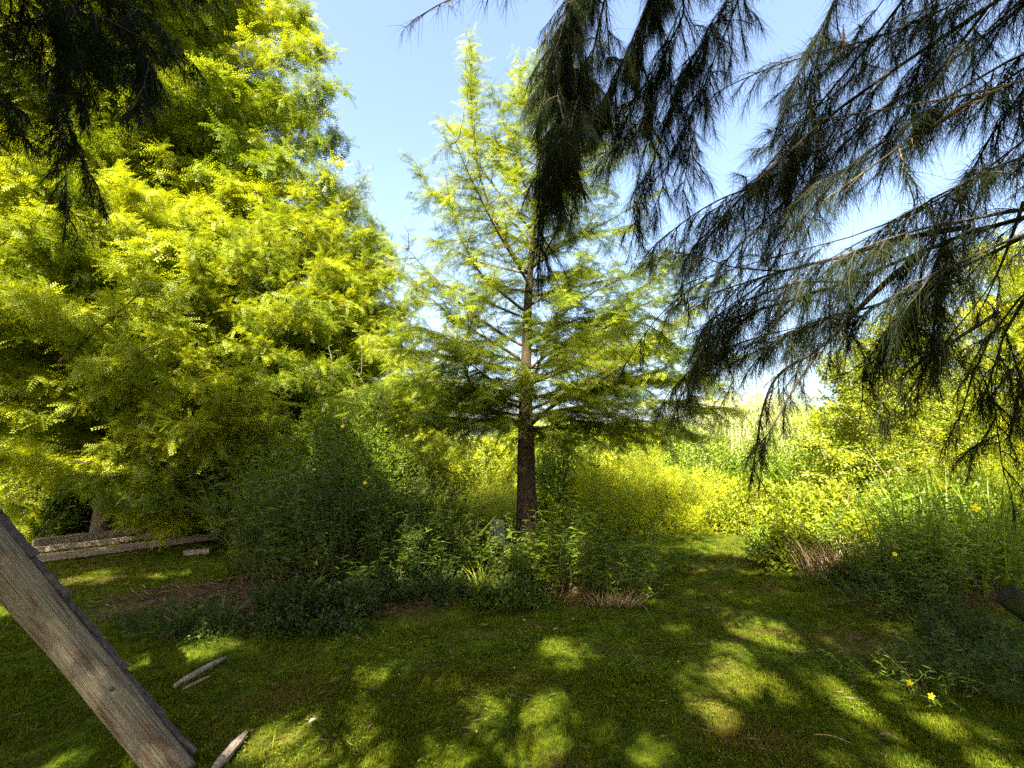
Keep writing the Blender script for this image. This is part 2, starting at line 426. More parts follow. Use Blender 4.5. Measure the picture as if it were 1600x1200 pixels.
def crown_limbs(trunk, n, z0, z1, radius, el0, el1, seed, gap=None):
    """paths of limbs spiralling up a trunk"""
    out = []; zs = trunk[:, 2]
    for i in range(n):
        f = (i + U(0, 1)) / n; z = z0 + (z1 - z0) * f
        s = V(np.interp(z, zs, trunk[:, 0]), np.interp(z, zs, trunk[:, 1]), z)
        az = seed + i * 2.39996 + U(-.35, .35)
        if gap and gap(az, f): continue
        L = radius(f) * U(.75, 1.15); el = el0 + (el1 - el0) * f + U(-.15, .15)
        d = V(math.cos(az) * math.cos(el), math.sin(az) * math.cos(el), math.sin(el))
        out.append((wander(s, d, L, 7, .09, .03), L))
    return out

def flare(base, top_pts, r0, r1, fl=1.5):
    path = smooth_path(np.array([base] + top_pts), 22)
    t = np.linspace(0, 1, len(path)); r = (r0 + (r1 - r0) * t ** .8) * (1 + (fl - 1) * np.exp(-t * 14))
    return path, r

def put_sprays(acc, tpl, pos, dirs, tw, sc=(.8, 1.25), rollj=.5, rep=1, spr=.06):
    pos = np.concatenate(pos); dirs = np.concatenate(dirs); tw = np.concatenate(tw)
    if rep > 1:
        k = np.repeat(np.arange(len(pos)), rep); sp = spr * sc[1]
        pos = pos[k] + rng.standard_normal((len(k), 3)) * sp * V(1, 1, .7); dirs = norm(dirs[k] * .8 + rng.standard_normal((len(k), 3)) * .55); tw = tw[k]
    n = len(pos); acc.inst(tpl, pos, frames(dirs, None, rng.standard_normal(n) * rollj), U(sc[0], sc[1], n), tw)
    return n

def generic_tree(name, label, base, trunk_pts, r0, n, z0f, radius, mat, tpl, seed, el=(0.05, .9), barkm='bark', dens=1, fstep=.1, step=.3,
                 sc=(.8, 1.3), group=None, cat='tree', sec=.42, gap=None, extra=None, start=.18, rollj=.5, crown='crown', minor=.25, rep=3, spr=.1):
    reseed(seed)
    t = thing(name, label, cat, base, group)
    path, r = flare(base - V(0, 0, .1), trunk_pts, r0, r0 * .1)
    tr = Acc(); tube(tr, path, r, 12, rough=.03)
    tr.build('trunk', M[barkm], t, True)
    wood = Acc(); pos, dirs, tw = [], [], []
    H = path[-1, 2] - base[2]
    for p, L in crown_limbs(path, n, base[2] + z0f * H, path[-1, 2], radius, el[0], el[1], U(0, 6), gap):
        cypress_limb(wood, pos, dirs, tw, p, max(.008, .012 * L + .004), dens, sec=sec, step=step, fstep=fstep, start=start, minor=minor)
    if extra:
        for p in extra: cypress_limb(wood, pos, dirs, tw, p, .035, dens, sec=sec, step=step, fstep=fstep, minor=minor)
    wood.build('branches', M[barkm], t, True)
    lf = Acc(); k = put_sprays(lf, tpl, pos, dirs, tw, sc, rollj, rep, spr)
    lf.build(crown, M[mat], t)
    print(name, 'sprays', k)
    return t

def stems_plant(name, label, base, n, spread, height, mat, tpl, leaf, per=26, lean=.35, seed=1, cat='plant', group=None, droop=.0, flowers=0,
                stemmat='stem', srad=.003, branch=2, flsize=.035, start=.15, up=.35, dry=0, jit=.1):
    """stems from the ground, side shoots, leaves all along them, and perhaps yellow flowers"""
    reseed(seed)
    t = thing(name, label, cat, base, group)
    st = Acc(); pos, dirs, tw = [], [], []; tips = []
    sx, sy = (spread if isinstance(spread, tuple) else (spread, spread))
    for i in range(n):
        a = U(0, 2 * pi); rr = math.sqrt(U(0, 1))
        x, y = base[0] + rr * math.cos(a) * sx, base[1] + rr * math.sin(a) * sy
        b = onground(x, y)
        h = height * U(.55, 1.25) * (1 - .35 * rr ** 2)
        out = V(math.cos(a) * rr, math.sin(a) * rr, 0) * lean + V(*(rng.standard_normal(2) * lean * .35), 1)
        p = wander(b, out, h, 8, jit, -droop)
        tube(st, p, np.linspace(srad, srad * .35, len(p)), 4, U(0, 1), cap=False); tips.append(p[-1])
        ps = [p]
        for k in range(branch):
            i0 = rng.integers(2, 7); d = norm(p[i0] - p[i0 - 1]) + norm(rng.standard_normal(3)) * .8
            s2 = wander(p[i0], d, h * U(.2, .45), 5, jit * 1.3, .02 - droop)
            tube(st, s2, np.linspace(srad * .5, srad * .3, 6), 3, U(0, 1), cap=False); ps.append(s2); tips.append(s2[-1])
        base_t = rng.beta(2, 2)
        for p_ in ps:
            l = np.linalg.norm(np.diff(p_, axis=0), axis=1).sum()
            m = max(3, int(per * l / height)); q = resample(p_, l / m); q = q[int(start * len(q)):]
            tan = norm(np.gradient(q, axis=0)) if len(q) > 1 else np.tile(V(0, 0, 1), (len(q), 1))
            az = np.arange(len(q)) * 2.4 + U(0, 6); rad = np.stack([np.cos(az), np.sin(az), np.zeros(len(q))], 1)
            d = rad + tan * up + rng.standard_normal((len(q), 3)) * .2 + V(0, 0, -.1)
            pos.append(q); dirs.append(norm(d)); tw.append(tints(len(q), base_t, .22))
    st.build('stems', M[stemmat], t)
    lf = Acc(); k = put_sprays(lf, tpl, pos, dirs, tw, (leaf * .6, leaf * 1.25), .6)
    lf.build('leaves', M[mat], t)
    if flowers:
        tips = np.array(tips); order = np.argsort(-tips[:, 2] + tips[:, 1] * .6)[:flowers * 3]; order = rng.permutation(order)[:flowers]
        for i in order: flower(tips[i] + V(0, 0, .01), flsize * U(.8, 1.15), t)
    return t
def flower(p, s, parent, face=None):
    a = Acc(); d = norm(V(-p[0] * .5, -p[1], .9) if face is None else face)
    fr = frames(d[None])[0]; nx, ny = fr[1], fr[2]
    for k in range(5):
        an = k * 2 * pi / 5 + U(-.15, .15); e = math.cos(an) * nx + math.sin(an) * ny; w = math.cos(an + pi / 2) * nx + math.sin(an + pi / 2) * ny
        c = U(.2, .45)
        a.add([p, p + e * s * .5 - w * s * .32 + d * c * s * .4, p + e * s * .95 - w * s * .2 + d * c * s * .5, p + e * s + w * s * .18 + d * c * s * .5, p + e * s * .5 + w * s * .34 + d * c * s * .4],
              t=[[0, 1, 2], [0, 2, 3], [0, 3, 4]], tint=U(0, 1))
    return a.build('flower', M['petal'], parent)

def dome_shrub(name, label, c, rx, ry, h, mat, tpl, leaf, n, seed, cat='shrub', group=None, lump=.5, nst=40, inner=.45, stemmat='core', flowers=0, upw=.5, wild=60):
    """many twigs reaching an uneven dome, leaves thick towards its outside"""
    reseed(seed)
    t = thing(name, label, cat, c, group)
    k = rng.standard_normal((7, 3)); ph = U(0, 6, 7)
    def rad(d): return 1 + lump * np.sin(d @ (k.T * 2.2) + ph).sum(-1) / 3.0
    st = Acc(); c = np.asarray(c, float)
    def dome(n, lo):
        d = rng.standard_normal((n, 3)); d[:, 2] = np.abs(d[:, 2]) * 1.0 - .12; d = norm(d)
        r = rad(d) * (lo + (1 - lo) * U(0, 1, n) ** .45)
        return d, c + d * r[:, None] * V(rx, ry, h) + V(0, 0, .03)
    dd0, tips = dome(max(nst, wild), .8)
    for e in tips[:nst]:
        b = c + V((e[0] - c[0]) * .25, (e[1] - c[1]) * .25, 0)
        mid = (b + e) / 2 + V(0, 0, .12 * h) + rng.standard_normal(3) * .03
        tube(st, smooth_path([b, mid, e], 7), np.linspace(.008, .002, len(smooth_path([b, mid, e], 7))), 4, U(0, 1), cap=False)
    m = max(20, n // 16); dd, cl = dome(m, inner); ct = rng.beta(2, 2, m)
    i = np.repeat(np.arange(m), 16)
    shoot = norm(dd + rng.standard_normal((m, 3)) * .35 + V(0, 0, upw))
    s = np.tile(np.arange(16) / 16., m)
    ln = leaf * 4.5
    p = cl[i] + shoot[i] * (s[:, None] - .6) * ln + rng.standard_normal((len(i), 3)) * leaf * .35
    ok = p[:, 2] > .02; p = p[ok]; i = i[ok]
    d = norm(shoot[i] * .6 + rng.standard_normal((len(i), 3)) * .6)
    lf = Acc(); lf.inst(tpl, p, frames(d, None, U(0, 6.3, len(p))), U(leaf * .6, leaf * 1.2, len(p)), np.clip(ct[i] + rng.standard_normal(len(i)) * .18, 0, 1))
    wp, wdv, wt = [], [], []
    for e, d0 in zip(*[z[:min(wild, nst)] for z in (tips, dd0)]):
        sh = wander(e, d0 * .7 + V(0, 0, .8), U(.12, .55) * h, 5, .15, -.03); z = resample(sh, leaf * .45); m = len(z); az = np.arange(m) * 2.4
        tube(st, sh, .0025, 3, cap=False)
        wp.append(z); wdv.append(norm(np.stack([np.cos(az), np.sin(az), U(-.1, .8, m)], 1))); wt.append(tints(m, rng.beta(2, 2), .15))
    if wild: put_sprays(lf, tpl, wp, wdv, wt, (leaf * .6, leaf * 1.2))
    lf.build('leaves', M[mat], t)
    st.build('stems', M[stemmat], t)
    if flowers:
        dd, q = dome(400, .97); q = q[(q[:, 1] < c[1]) & (q[:, 2] > .2 * h)][:flowers]
        for e in q: flower(e + norm(e - c) * .03, .035, t)
    return t

def blades(acc, base, n, spread, L, w, bend=.5, tint=None, segs=5, lean=.25):
    """long strap leaves arching out of the ground"""
    a = U(0, 2 * pi, n); rr = np.sqrt(U(0, 1, n)); sx, sy = spread if isinstance(spread, tuple) else (spread, spread)
    bx = base[0] + np.cos(a) * rr * sx; by = base[1] + np.sin(a) * rr * sy
    b = np.stack([bx, by, hz(bx, by)], 1)
    az = a + rng.standard_normal(n) * .7; o = np.stack([np.cos(az), np.sin(az), np.zeros(n)], 1)
    ln = L * U(.55, 1.1, n); bd = bend * U(.3, 1.4, n); le = lean * U(.1, 1.3, n)
    sd = np.stack([-np.sin(az), np.cos(az), np.zeros(n)], 1)
    tw = U(-1, 1, n)[:, None]
    sd = norm(sd + o * tw)
    s = np.linspace(0, 1, segs + 1); v = np.zeros((n, (segs + 1) * 2, 3))
    for i, t in enumerate(s):
        p = b + o * (ln * (le * t + bd * t * t * .7))[:, None] + V(0, 0, 1) * (ln * (t - bd * .45 * t ** 2.2))[:, None]
        ww = (w * (1 - t ** 1.8) * .5 + .0004) * U(.8, 1.2, n)
        v[:, 2 * i] = p - sd * ww[:, None]; v[:, 2 * i + 1] = p + sd * ww[:, None]
    k = np.arange(segs); q = np.stack([2 * k, 2 * k + 1, 2 * k + 3, 2 * k + 2], 1)
    q = (q[None] + (np.arange(n) * (segs + 1) * 2)[:, None, None]).reshape(-1, 4)
    tt = tints(n) if tint is None else tints(n, tint)
    acc.add(v.reshape(-1, 3), q=q, tint=np.repeat(tt, (segs + 1) * 2))
def blade_clump(name, label, base, n, spread, L, w, mat, seed, cat='plant', group=None, **k):
    reseed(seed); a = Acc(); blades(a, base, n, spread, L, w, **k)
    t = thing(name, label, cat, base, group); a.build('leaves', M[mat], t); return t

# ------------------------------------------------------------------ ground and grass
def ground():
    xs = np.unique(np.concatenate([np.linspace(-400, -14, 24), np.arange(-14, 14, .12), np.linspace(14, 400, 24)]))
    ys = np.unique(np.concatenate([np.linspace(-300, -6, 14), np.arange(-6, 16, .12), np.linspace(16, 700, 30)]))
    X, Y = np.meshgrid(xs, ys); Z = hz(X, Y)
    far = (np.abs(X) > 14) | (Y > 16) | (Y < -6); Z = np.where(far, 0, Z)
    v = np.stack([X, Y, Z], -1).reshape(-1, 3); nx = len(xs)
    i, j = np.meshgrid(np.arange(len(ys) - 1), np.arange(nx - 1), indexing='ij'); k = (i * nx + j).ravel()
    q = np.stack([k, k + 1, k + nx + 1, k + nx], 1)
    o = obj_from('ground', v, [q], M_GROUND, None, None, True, {'soil': soilmask(v[:, 0], v[:, 1])})
    tag(o, 'mown lawn ground with bare soil beds under the plants', 'ground', None, 'structure')
ground()
def grass():
    reseed(11); a = Acc()
    tp = [blade_tuft(6, 1, .13, .9) for _ in range(4)]
    for (n, y0, y1, h, half) in ((75000, 1.4, 3.6, .028, 1.25), (70000, 3.4, 6.5, .034, 1.15), (38000, 6.3, 11, .05, 1.05)):
        y = np.sqrt(U(y0 ** 2, y1 ** 2, n)); x = U(-1, 1, n) * y * half
        ok = (soilmask(x, y) < U(.0, .9, n)); x, y = x[ok], y[ok]
        c = np.sin(x * 3.1 + 1.7 * np.sin(y * 2.3)) * np.sin(y * 3.7 + x) ; keep = U(0, 1, len(x)) < .8 + .25 * c; x, y = x[keep], y[keep]
        p = np.stack([x, y, hz(x, y) - .002], 1); m = len(p); az = U(0, 6.283, m)
        fr = np.zeros((m, 3, 3)); fr[:, 0, 0] = np.cos(az); fr[:, 0, 1] = np.sin(az); fr[:, 1, 0] = -np.sin(az); fr[:, 1, 1] = np.cos(az); fr[:, 2, 2] = 1
        g = np.arange(m) % 4; s = h * U(.5, 1.25, m) * (1 + .25 * np.sin(x * 6) * np.sin(y * 5))
        tt = rng.beta(1.2, 3, m)
        for k in range(4): a.inst(tp[k], p[g == k], fr[g == k], s[g == k], tt[g == k])
    o = a.build('lawn_grass', M_GRASS); tag(o, 'short mown green grass of the lawn', 'grass', None, 'stuff')
grass()
def tall_tufts():
    reseed(14); a = Acc(); tp = [blade_tuft(9, 1, .07, 1.0) for _ in range(3)]; n = 2600
    y = np.sqrt(U(2.2 ** 2, 9 ** 2, n)); x = U(-1, 1, n) * y * 1.15; c = np.sin(x * 2.3 + 2 * np.sin(y * 1.7)) * np.sin(y * 2.9 - x); ok = (c > U(-.6, 1, n)) & (soilmask(x, y) < .9); x, y = x[ok], y[ok]
    m = len(x); az = U(0, 6.283, m); fr = np.zeros((m, 3, 3)); fr[:, 0, 0] = np.cos(az); fr[:, 0, 1] = np.sin(az); fr[:, 1, 0] = -np.sin(az); fr[:, 1, 1] = np.cos(az); fr[:, 2, 2] = 1
    p = np.stack([x, y, hz(x, y)], 1); g = np.arange(m) % 3; sz = U(.035, .085, m)
    for k in range(3): a.inst(tp[k], p[g == k], fr[g == k], sz[g == k], rng.beta(1.5, 2, int((g == k).sum())))
    tag(a.build('grass_tufts', M_GRASS), 'longer grass tufts left standing in the mown lawn', 'grass', None, 'stuff')
    a = Acc(); n = 2200; y = np.sqrt(U(2.2 ** 2, 8 ** 2, n)); x = U(-1, 1, n) * y * 1.1; az = U(0, 6.283, n)
    a.inst(LANCE, np.stack([x, y, hz(x, y) + U(.012, .035, n)], 1), frames(np.stack([np.cos(az), np.sin(az), U(-.2, .2, n)], 1), None, U(0, 6, n)), U(.02, .09, n), tints(n))
    tag(a.build('fallen_needles', M['litter']), 'brown fallen needles and bits scattered over the lawn', 'litter', None, 'stuff')
tall_tufts()
def clover():
    reseed(12); a = Acc(); n = 9000
    cx = U(-2.2, 2.6, 70); cy = U(1.8, 4.6, 70)
    i = rng.integers(0, 70, n); x = cx[i] + rng.standard_normal(n) * .16; y = cy[i] + rng.standard_normal(n) * .13
    ok = soilmask(x, y) < .4; x, y = x[ok], y[ok]; n = len(x)
    az = U(0, 6.283, n); d = np.stack([np.cos(az), np.sin(az), U(0, .5, n)], 1)
    a.inst(LEAF, np.stack([x, y, hz(x, y) + U(.01, .035, n)], 1), frames(d), U(.012, .024, n), tints(n))
    o = a.build('clover_patches', M['mid']); tag(o, 'low clover and broadleaf weeds scattered through the lawn', 'weeds', None, 'stuff')
clover()
def litter():
    reseed(13); a = Acc(); n = 26000
    x = U(-5, 7, n); y = U(3.4, 7.2, n); ok = soilmask(x, y) > U(.02, .6, n); x, y = x[ok], y[ok]; n = len(x)
    az = U(0, 6.283, n); d = np.stack([np.cos(az), np.sin(az), U(-.1, .45, n)], 1)
    a.inst(LANCE, np.stack([x, y, hz(x, y) + U(.0, .05, n)], 1), frames(d, None, U(0, 6, n)), U(.03, .12, n), tints(n))
    o = a.build('leaf_litter', M['litter']); tag(o, 'brown dead needles and dry litter on the beds', 'litter', None, 'stuff')
litter()

# ------------------------------------------------------------------ centre bald cypress
def centre_cypress():
    reseed(21); Y = 6.5
    base = P(826, 868, Y); base[2] = float(hz(base[0], base[1]))
    t = thing('bald_cypress', 'young bald cypress with a bare flared trunk in the middle of the bed', 'tree', base)
    path, r = flare(base - V(0, 0, .1), [P(823, 770, Y), P(821, 665, Y), P(822, 560, Y), P(824, 470, Y), P(832, 380, Y), P(842, 260, Y), P(848, 150, Y), P(852, 50, Y)], .165, .012, 1.35)
    zz = path[:, 2] - base[2]
    r = np.interp(zz, [-.1, 0, .3, 1.0, 1.8, 2.6, 3.6, 4.6, 6, 9], [.24, .205, .158, .120, .098, .072, .053, .04, .026, .01])
    tr = Acc(); pp = resample(path, .07); rr = np.interp(pp[:, 2], path[:, 2], r)
    fibre_tube('trunk', M_TRUNK, t, pp, rr, 64, .075, .03, 11, 3)
    pos, dirs, tw = [], [], []
    limbs = [
        ([(816, 668, 0), (790, 655, -.15), (765, 640, -.3), (735, 610, -.5), (722, 575, -.6), (724, 535, -.7), (745, 480, -.7), (770, 440, -.7)], .032),
        ([(830, 662, 0), (850, 645, -.2), (890, 612, -.4), (950, 575, -.6), (1010, 535, -.7), (1075, 490, -.8)], .034),
        ([(828, 615, 0), (838, 580, -.15), (858, 520, -.3), (878, 470, -.4), (905, 415, -.5)], .022),
        ([(818, 485, 0), (780, 455, -.1), (745, 425, -.2), (715, 360, -.3), (700, 300, -.3)], .022),
        ([(812, 560, 0), (770, 535, .1), (720, 505, .2), (660, 455, .3), (610, 415, .4)], .024),
        ([(826, 430, 0), (800, 400, -.1), (775, 350, -.2), (748, 280, -.3), (736, 200, -.3), (737, 80, -.3)], .024),
        ([(822, 640, 0), (770, 620, .2), (700, 600, .3), (640, 560, .4), (570, 520, .5)], .024),
        ([(824, 590, 0), (880, 545, .3), (960, 480, .6), (1030, 430, .8)], .022),
        ([(822, 655, 0), (760, 660, -.5), (690, 665, -1.0), (640, 640, -1.2)], .022),
        ([(828, 668, 0), (900, 670, -.4), (980, 660, -.7), (1060, 655, -.9), (1110, 640, -1.0)], .026),
        ([(828, 640, 0), (900, 610, -.2), (990, 595, -.3), (1080, 590, -.3), (1125, 600, -.3)], .024),
        ([(828, 600, 0), (900, 560, -.1), (1000, 540, -.2), (1080, 545, -.2), (1145, 560, -.2)], .022),
        ([(828, 575, 0), (900, 520, .1), (990, 480, .2), (1070, 455, .2), (1120, 440, .2)], .022),
        ([(828, 650, 0), (900, 635, -.5), (990, 630, -.9), (1070, 625, -1.1), (1130, 640, -1.2)], .022),
        ([(828, 540, 0), (900, 470, -.3), (980, 430, -.5), (1060, 400, -.6)], .02),
        ([(828, 625, 0), (900, 600, .4), (1000, 590, .8), (1100, 585, 1.0)], .02),
        ([(818, 630, 0), (740, 610, -.4), (660, 590, -.6), (600, 600, -.7)], .02),
        ([(836, 350, 0), (870, 300, 0), (930, 260, .1), (985, 240, .1), (1020, 225, .1)], .02),
        ([(830, 420, 0), (880, 380, -.2), (960, 340, -.3), (1030, 300, -.3)], .02),
        ([(812, 650, 0), (770, 640, .5), (700, 630, 1.0), (650, 600, 1.3)], .02),
        ([(838, 330, 0), (815, 280, -.1), (795, 220, -.15), (778, 160, -.2), (770, 145, -.2)], .014),
        ([(832, 385, 0), (790, 330, .1), (720, 330, .1), (660, 290, .1), (655, 265, .1)], .014),
    ]
    paths = [([P(x, y, Y + d) for x, y, d in l], rad) for l, rad in limbs]
    def cgap(az, f): return math.sin(az) < -.55 and U(0, 1) < .7
    def radius(f): return 2.65 * (1 - f) ** .95 * (.75 if f < .1 else 1) + .35
    for p, L in crown_limbs(path, 66, 1.85, 7.2, radius, .02, .95, 1.1, cgap):
        paths.append((p, max(.007, .011 * L)))
    for k, (p, rad) in enumerate(paths):
        w = Acc()
        hi = np.array(p)[:, 2].mean()
        dens = 1.0 if hi < 3.4 else (.75 if hi < 4.6 else .5)
        cypress_limb(w, pos, dirs, tw, p, rad, dens, sec=.36, step=.14, fstep=.042 if hi < 3.4 else .05, start=.16, minor=.25)
        w.build('limb', M['bark'], t, True)
    lf = Acc(); k = put_sprays(lf, FEATHER, pos, dirs, tw, (.8, 1.35), .6, 1, .03); lf.build('crown', M['cyc'], t)
    print('centre sprays', k)
    # small round seed cones, seen dark against the sky near the top
    allp = np.concatenate(pos); top = allp[allp[:, 2] > 3.6]
    for i in rng.permutation(len(top))[:46]:
        c = Acc(); e = top[i] + V(0, 0, -.02); s = U(.010, .016)
        ph = np.arange(5) / 4 * pi; n = 7
        v = [e + V(s * math.sin(a) * math.cos(b), s * math.sin(a) * math.sin(b), s * math.cos(a)) for a in ph for b in np.arange(n) * 2 * pi / n]
        q = [[a * n + b, a * n + (b + 1) % n, (a + 1) * n + (b + 1) % n, (a + 1) * n + b] for a in range(4) for b in range(n)]
        c.add(v, q=q); c.build('cone', M['bark'], t)
centre_cypress()

# ------------------------------------------------------------------ cypresses and other trees on the left and behind
def ell(r): return lambda f: r * (np.sin(pi * min(1, .22 + .78 * f)) ** .7 * .85 + .15)
b = V(-9.4, 10.5, 0)
generic_tree('bald_cypress', 'tallest bald cypress, its light crown rising out of the top left of the photo', b,
             [P(118, 560, 10.5), P(112, 380, 10.5), P(140, 250, 10.5), P(185, 120, 10.5), P(215, 0, 10.5), P(240, -180, 10.5)], .30, 96, .2,
             lambda f: 5.6 - 2.6 * f ** 1.4, 'cyp', FEATHER_FAR, 31, el=(.05, .55), fstep=.2, step=.36, sc=(.8, 1.3), sec=.36, rep=7, spr=.05,
             extra=[[V(-9.4, 10.5, z), (V(-9.4, 10.5, z) + P(x, y, Y)) / 2 + V(0, 0, .35), P(x, y, Y)] for z, x, y, Y in ((7.0, 518, 215, 10.5), (6.2, 512, 285, 10.2), (5.4, 480, 325, 10.8), (9.2, 492, 70, 10.5), (6.0, 400, 300, 9.3), (8.0, 505, 140, 9.9), (8.6, 470, 180, 11.2), (7.2, 440, 250, 9.4), (5.8, 330, 330, 9.0), (10.4, 470, 20, 10.8))])
b = V(-7.3, 8.6, 0)
generic_tree('bald_cypress', 'spreading bald cypress behind the timber beams at the left, trunk foot in sun', b,
             [P(176, 640, 8.5), P(165, 520, 8.4), P(160, 420, 8.4), P(150, 350, 8.4)], .13, 76, .26,
             lambda f: 4.0 - 2.7 * f, 'cyp', FEATHER_BIG, 32, el=(-.05, .5), fstep=.14, step=.26, sc=(.8, 1.3), sec=.38, rep=6, spr=.035,
             extra=[[P(95, 565, 6.6), P(140, 525, 6.4), P(180, 492, 6.2), P(240, 440, 6.0)]])
b = V(-4.3, 8.9, 0)
generic_tree('bald_cypress', 'bushy bald cypress with foliage to the ground, left of the central tree', b,
             [P(430, 620, 8.8), P(440, 480, 8.7), P(455, 420, 8.7), P(470, 370, 8.7)], .15, 64, .1,
             lambda f: (1.5 + 1.3 * math.sin(pi * min(1, f * .75 + .22))) * (1 - .55 * f), 'cyp', FEATHER_BIG, 33, el=(-.05, .6), fstep=.14, step=.25, sc=(.75, 1.2), sec=.42, rep=6, spr=.035)
b = V(-2.9, 10.2, 0)
generic_tree('bald_cypress', 'slender golden bald cypress between the bushy one and the central tree', b,
             [P(575, 620, 10.2), P(570, 500, 10.2), P(560, 420, 10.2), P(555, 375, 10.2)], .12, 54, .08,
             lambda f: 2.0 - 1.4 * f, 'cyp', FEATHER_BIG, 34, el=(.1, .6), fstep=.14, step=.25, sc=(.75, 1.2), sec=.46, rep=6, spr=.035)
b = V(-5.0, 13.5, 0)
generic_tree('tamarisk_tree', 'pale feathery tree top against the sky behind the golden cypress', b,
             [P(520, 560, 13.5), P(530, 420, 13.5), P(535, 320, 13.5)], .14, 46, .2, lambda f: 2.3 - 1.0 * f, 'pale', FEATHER_FAR, 35,
             el=(.4, 1.1), fstep=.16, step=.3, sc=(.5, .9), sec=.4)
b = V(9.8, 9.5, 0)
generic_tree('poplar_tree', 'pale yellow tree at the right edge behind the hanging boughs', b,
             [P(1600, 600, 9.5), P(1590, 500, 9.5), P(1610, 400, 9.5)], .12, 44, .12, lambda f: 2.2 - 1.2 * f, 'gold', FEATHER_FAR, 36,
             el=(.3, 1.0), fstep=.15, step=.34, sc=(.6, 1.0), sec=.36)

# young multi-stemmed tree on the right
def right_tree():
    reseed(41); base = G(1385, 862)
    base = onground(base[0], base[1])
    t = thing('young_maple', 'sunny young tree with pale stems and yellow green leaves right of the lawn', 'tree', base)
    tr = Acc(); pos, dirs, tw = [], [], []; wood = Acc()
    tops = [(1300, 560), (1345, 540), (1375, 520), (1425, 500), (1460, 540), (1400, 600), (1330, 640), (1490, 620), (1275, 690), (1530, 560), (1560, 650)]
    for k, (x, y) in enumerate(tops):
        b = base + V(U(-.25, .25), U(-.2, .2), -.05); e = P(x, y, base[1] + U(-.5, .6))
        p = smooth_path([b, b * .6 + e * .4 + V(*(rng.standard_normal(3) * .1)), e], 12)
        tube(tr, p, np.linspace(.028, .006, len(p)), 8)
        q = resample(p, .13)
        for i in range(int(len(q) * .22), len(q)):
            for _ in range(4):
                a = U(0, 6.28); d = V(math.cos(a), math.sin(a), U(.1, .9)); l = U(.25, .6)
                s = wander(q[i], d, l, 5, .2); tube(wood, s, np.linspace(.005, .0015, 6), 3, cap=False)
                z = resample(s, .028); m = len(z); az = np.arange(m) * 2.4
                pos.append(z); dirs.append(norm(np.stack([np.cos(az), np.sin(az), U(-.5, .4, m)], 1))); tw.append(tints(m, rng.beta(2, 2), .2))
    tr.build('trunk', M['palebark'], t, True); wood.build('branches', M['palebark'], t)
    lf = Acc(); put_sprays(lf, LEAF, pos, dirs, tw, (.035, .07), .8, 6, .6); lf.build('crown', M['yell'], t)
right_tree()

# weeping willow far away
def willow():
    reseed(42); base = V(7.6, 15.5, 0)
    t = thing('weeping_willow', 'small pale weeping willow in the distance right of the bright sky gap', 'tree', base)
    tr = Acc(); lf = Acc(); pos, dirs, tw = [], [], []
    top = base + V(0, 0, 2.6); tube(tr, smooth_path([base - V(0, 0, .1), base + V(.1, 0, 1.3), top], 8), .12 * np.linspace(1, .4, len(smooth_path([base - V(0, 0, .1), base + V(.1, 0, 1.3), top], 8))), 8)
    for i in range(46):
        a = U(0, 6.28); r = U(.3, 1.7); e = top + V(math.cos(a) * r, math.sin(a) * r, U(.1, .8))
        tube(tr, smooth_path([top - V(0, 0, .4), (top + e) / 2 + V(0, 0, .3), e], 6), .015, 4, cap=False)
        for k in range(7):
            s = e + rng.standard_normal(3) * .22; p = wander(s, V(math.cos(a) * .2, math.sin(a) * .2, -1), U(1.2, 2.8), 7, .05, -.1)
            tube(tr, p, .004, 3, cap=False); z = resample(p, .05); pos.append(z)
            dirs.append(norm(rng.standard_normal((len(z), 3)) * .5 + V(0, 0, -1))); tw.append(tints(len(z)))
    tr.build('trunk', M['palebark'], t, True); put_sprays(lf, LANCE, pos, dirs, tw, (.1, .2)); lf.build('crown', M['pale'], t)
willow()

# ------------------------------------------------------------------ casuarinas over the viewer's head
def needles(acc, p, d, L, w, droop=.35, segs=3, tint=None):
    n = len(p); d = norm(d); sd = norm(np.cross(d, rng.standard_normal((n, 3))))
    v = np.zeros((n, (segs + 1) * 2, 3)); L = np.broadcast_to(L, (n,))
    for i in range(segs + 1):
        s = i / segs; c = p + d * (L * s)[:, None] + V(0, 0, -1) * (L * droop * s * s)[:, None]
        ww = w * .5 * (1 - .75 * s)
        v[:, 2 * i] = c - sd * ww; v[:, 2 * i + 1] = c + sd * ww
    k = np.arange(segs); q = np.stack([2 * k, 2 * k + 1, 2 * k + 3, 2 * k + 2], 1)
    q = (q[None] + (np.arange(n) * (segs + 1) * 2)[:, None, None]).reshape(-1, 4)
    acc.add(v.reshape(-1, 3), q=q, tint=np.repeat(tint, (segs + 1) * 2))
def cas_twig(wood, fol, p, nst, L, w, base, spread=.5, per=3, down=.55):
    tube(wood, p, np.linspace(.004, .0012, len(p)), 3, cap=False)
    q = resample(p, nst); tan = norm(np.gradient(q, axis=0)); q = np.repeat(q, per, 0); tan = np.repeat(tan, per, 0)
    n = len(q); s = np.repeat(np.linspace(1, .55, n // per), per)
    needles(fol, q, tan * .75 + rng.standard_normal((n, 3)) * spread * .55 + V(0, 0, -down), L * U(.6, 1.15, n) * s, w, .3, 3, tints(n, base, .2))
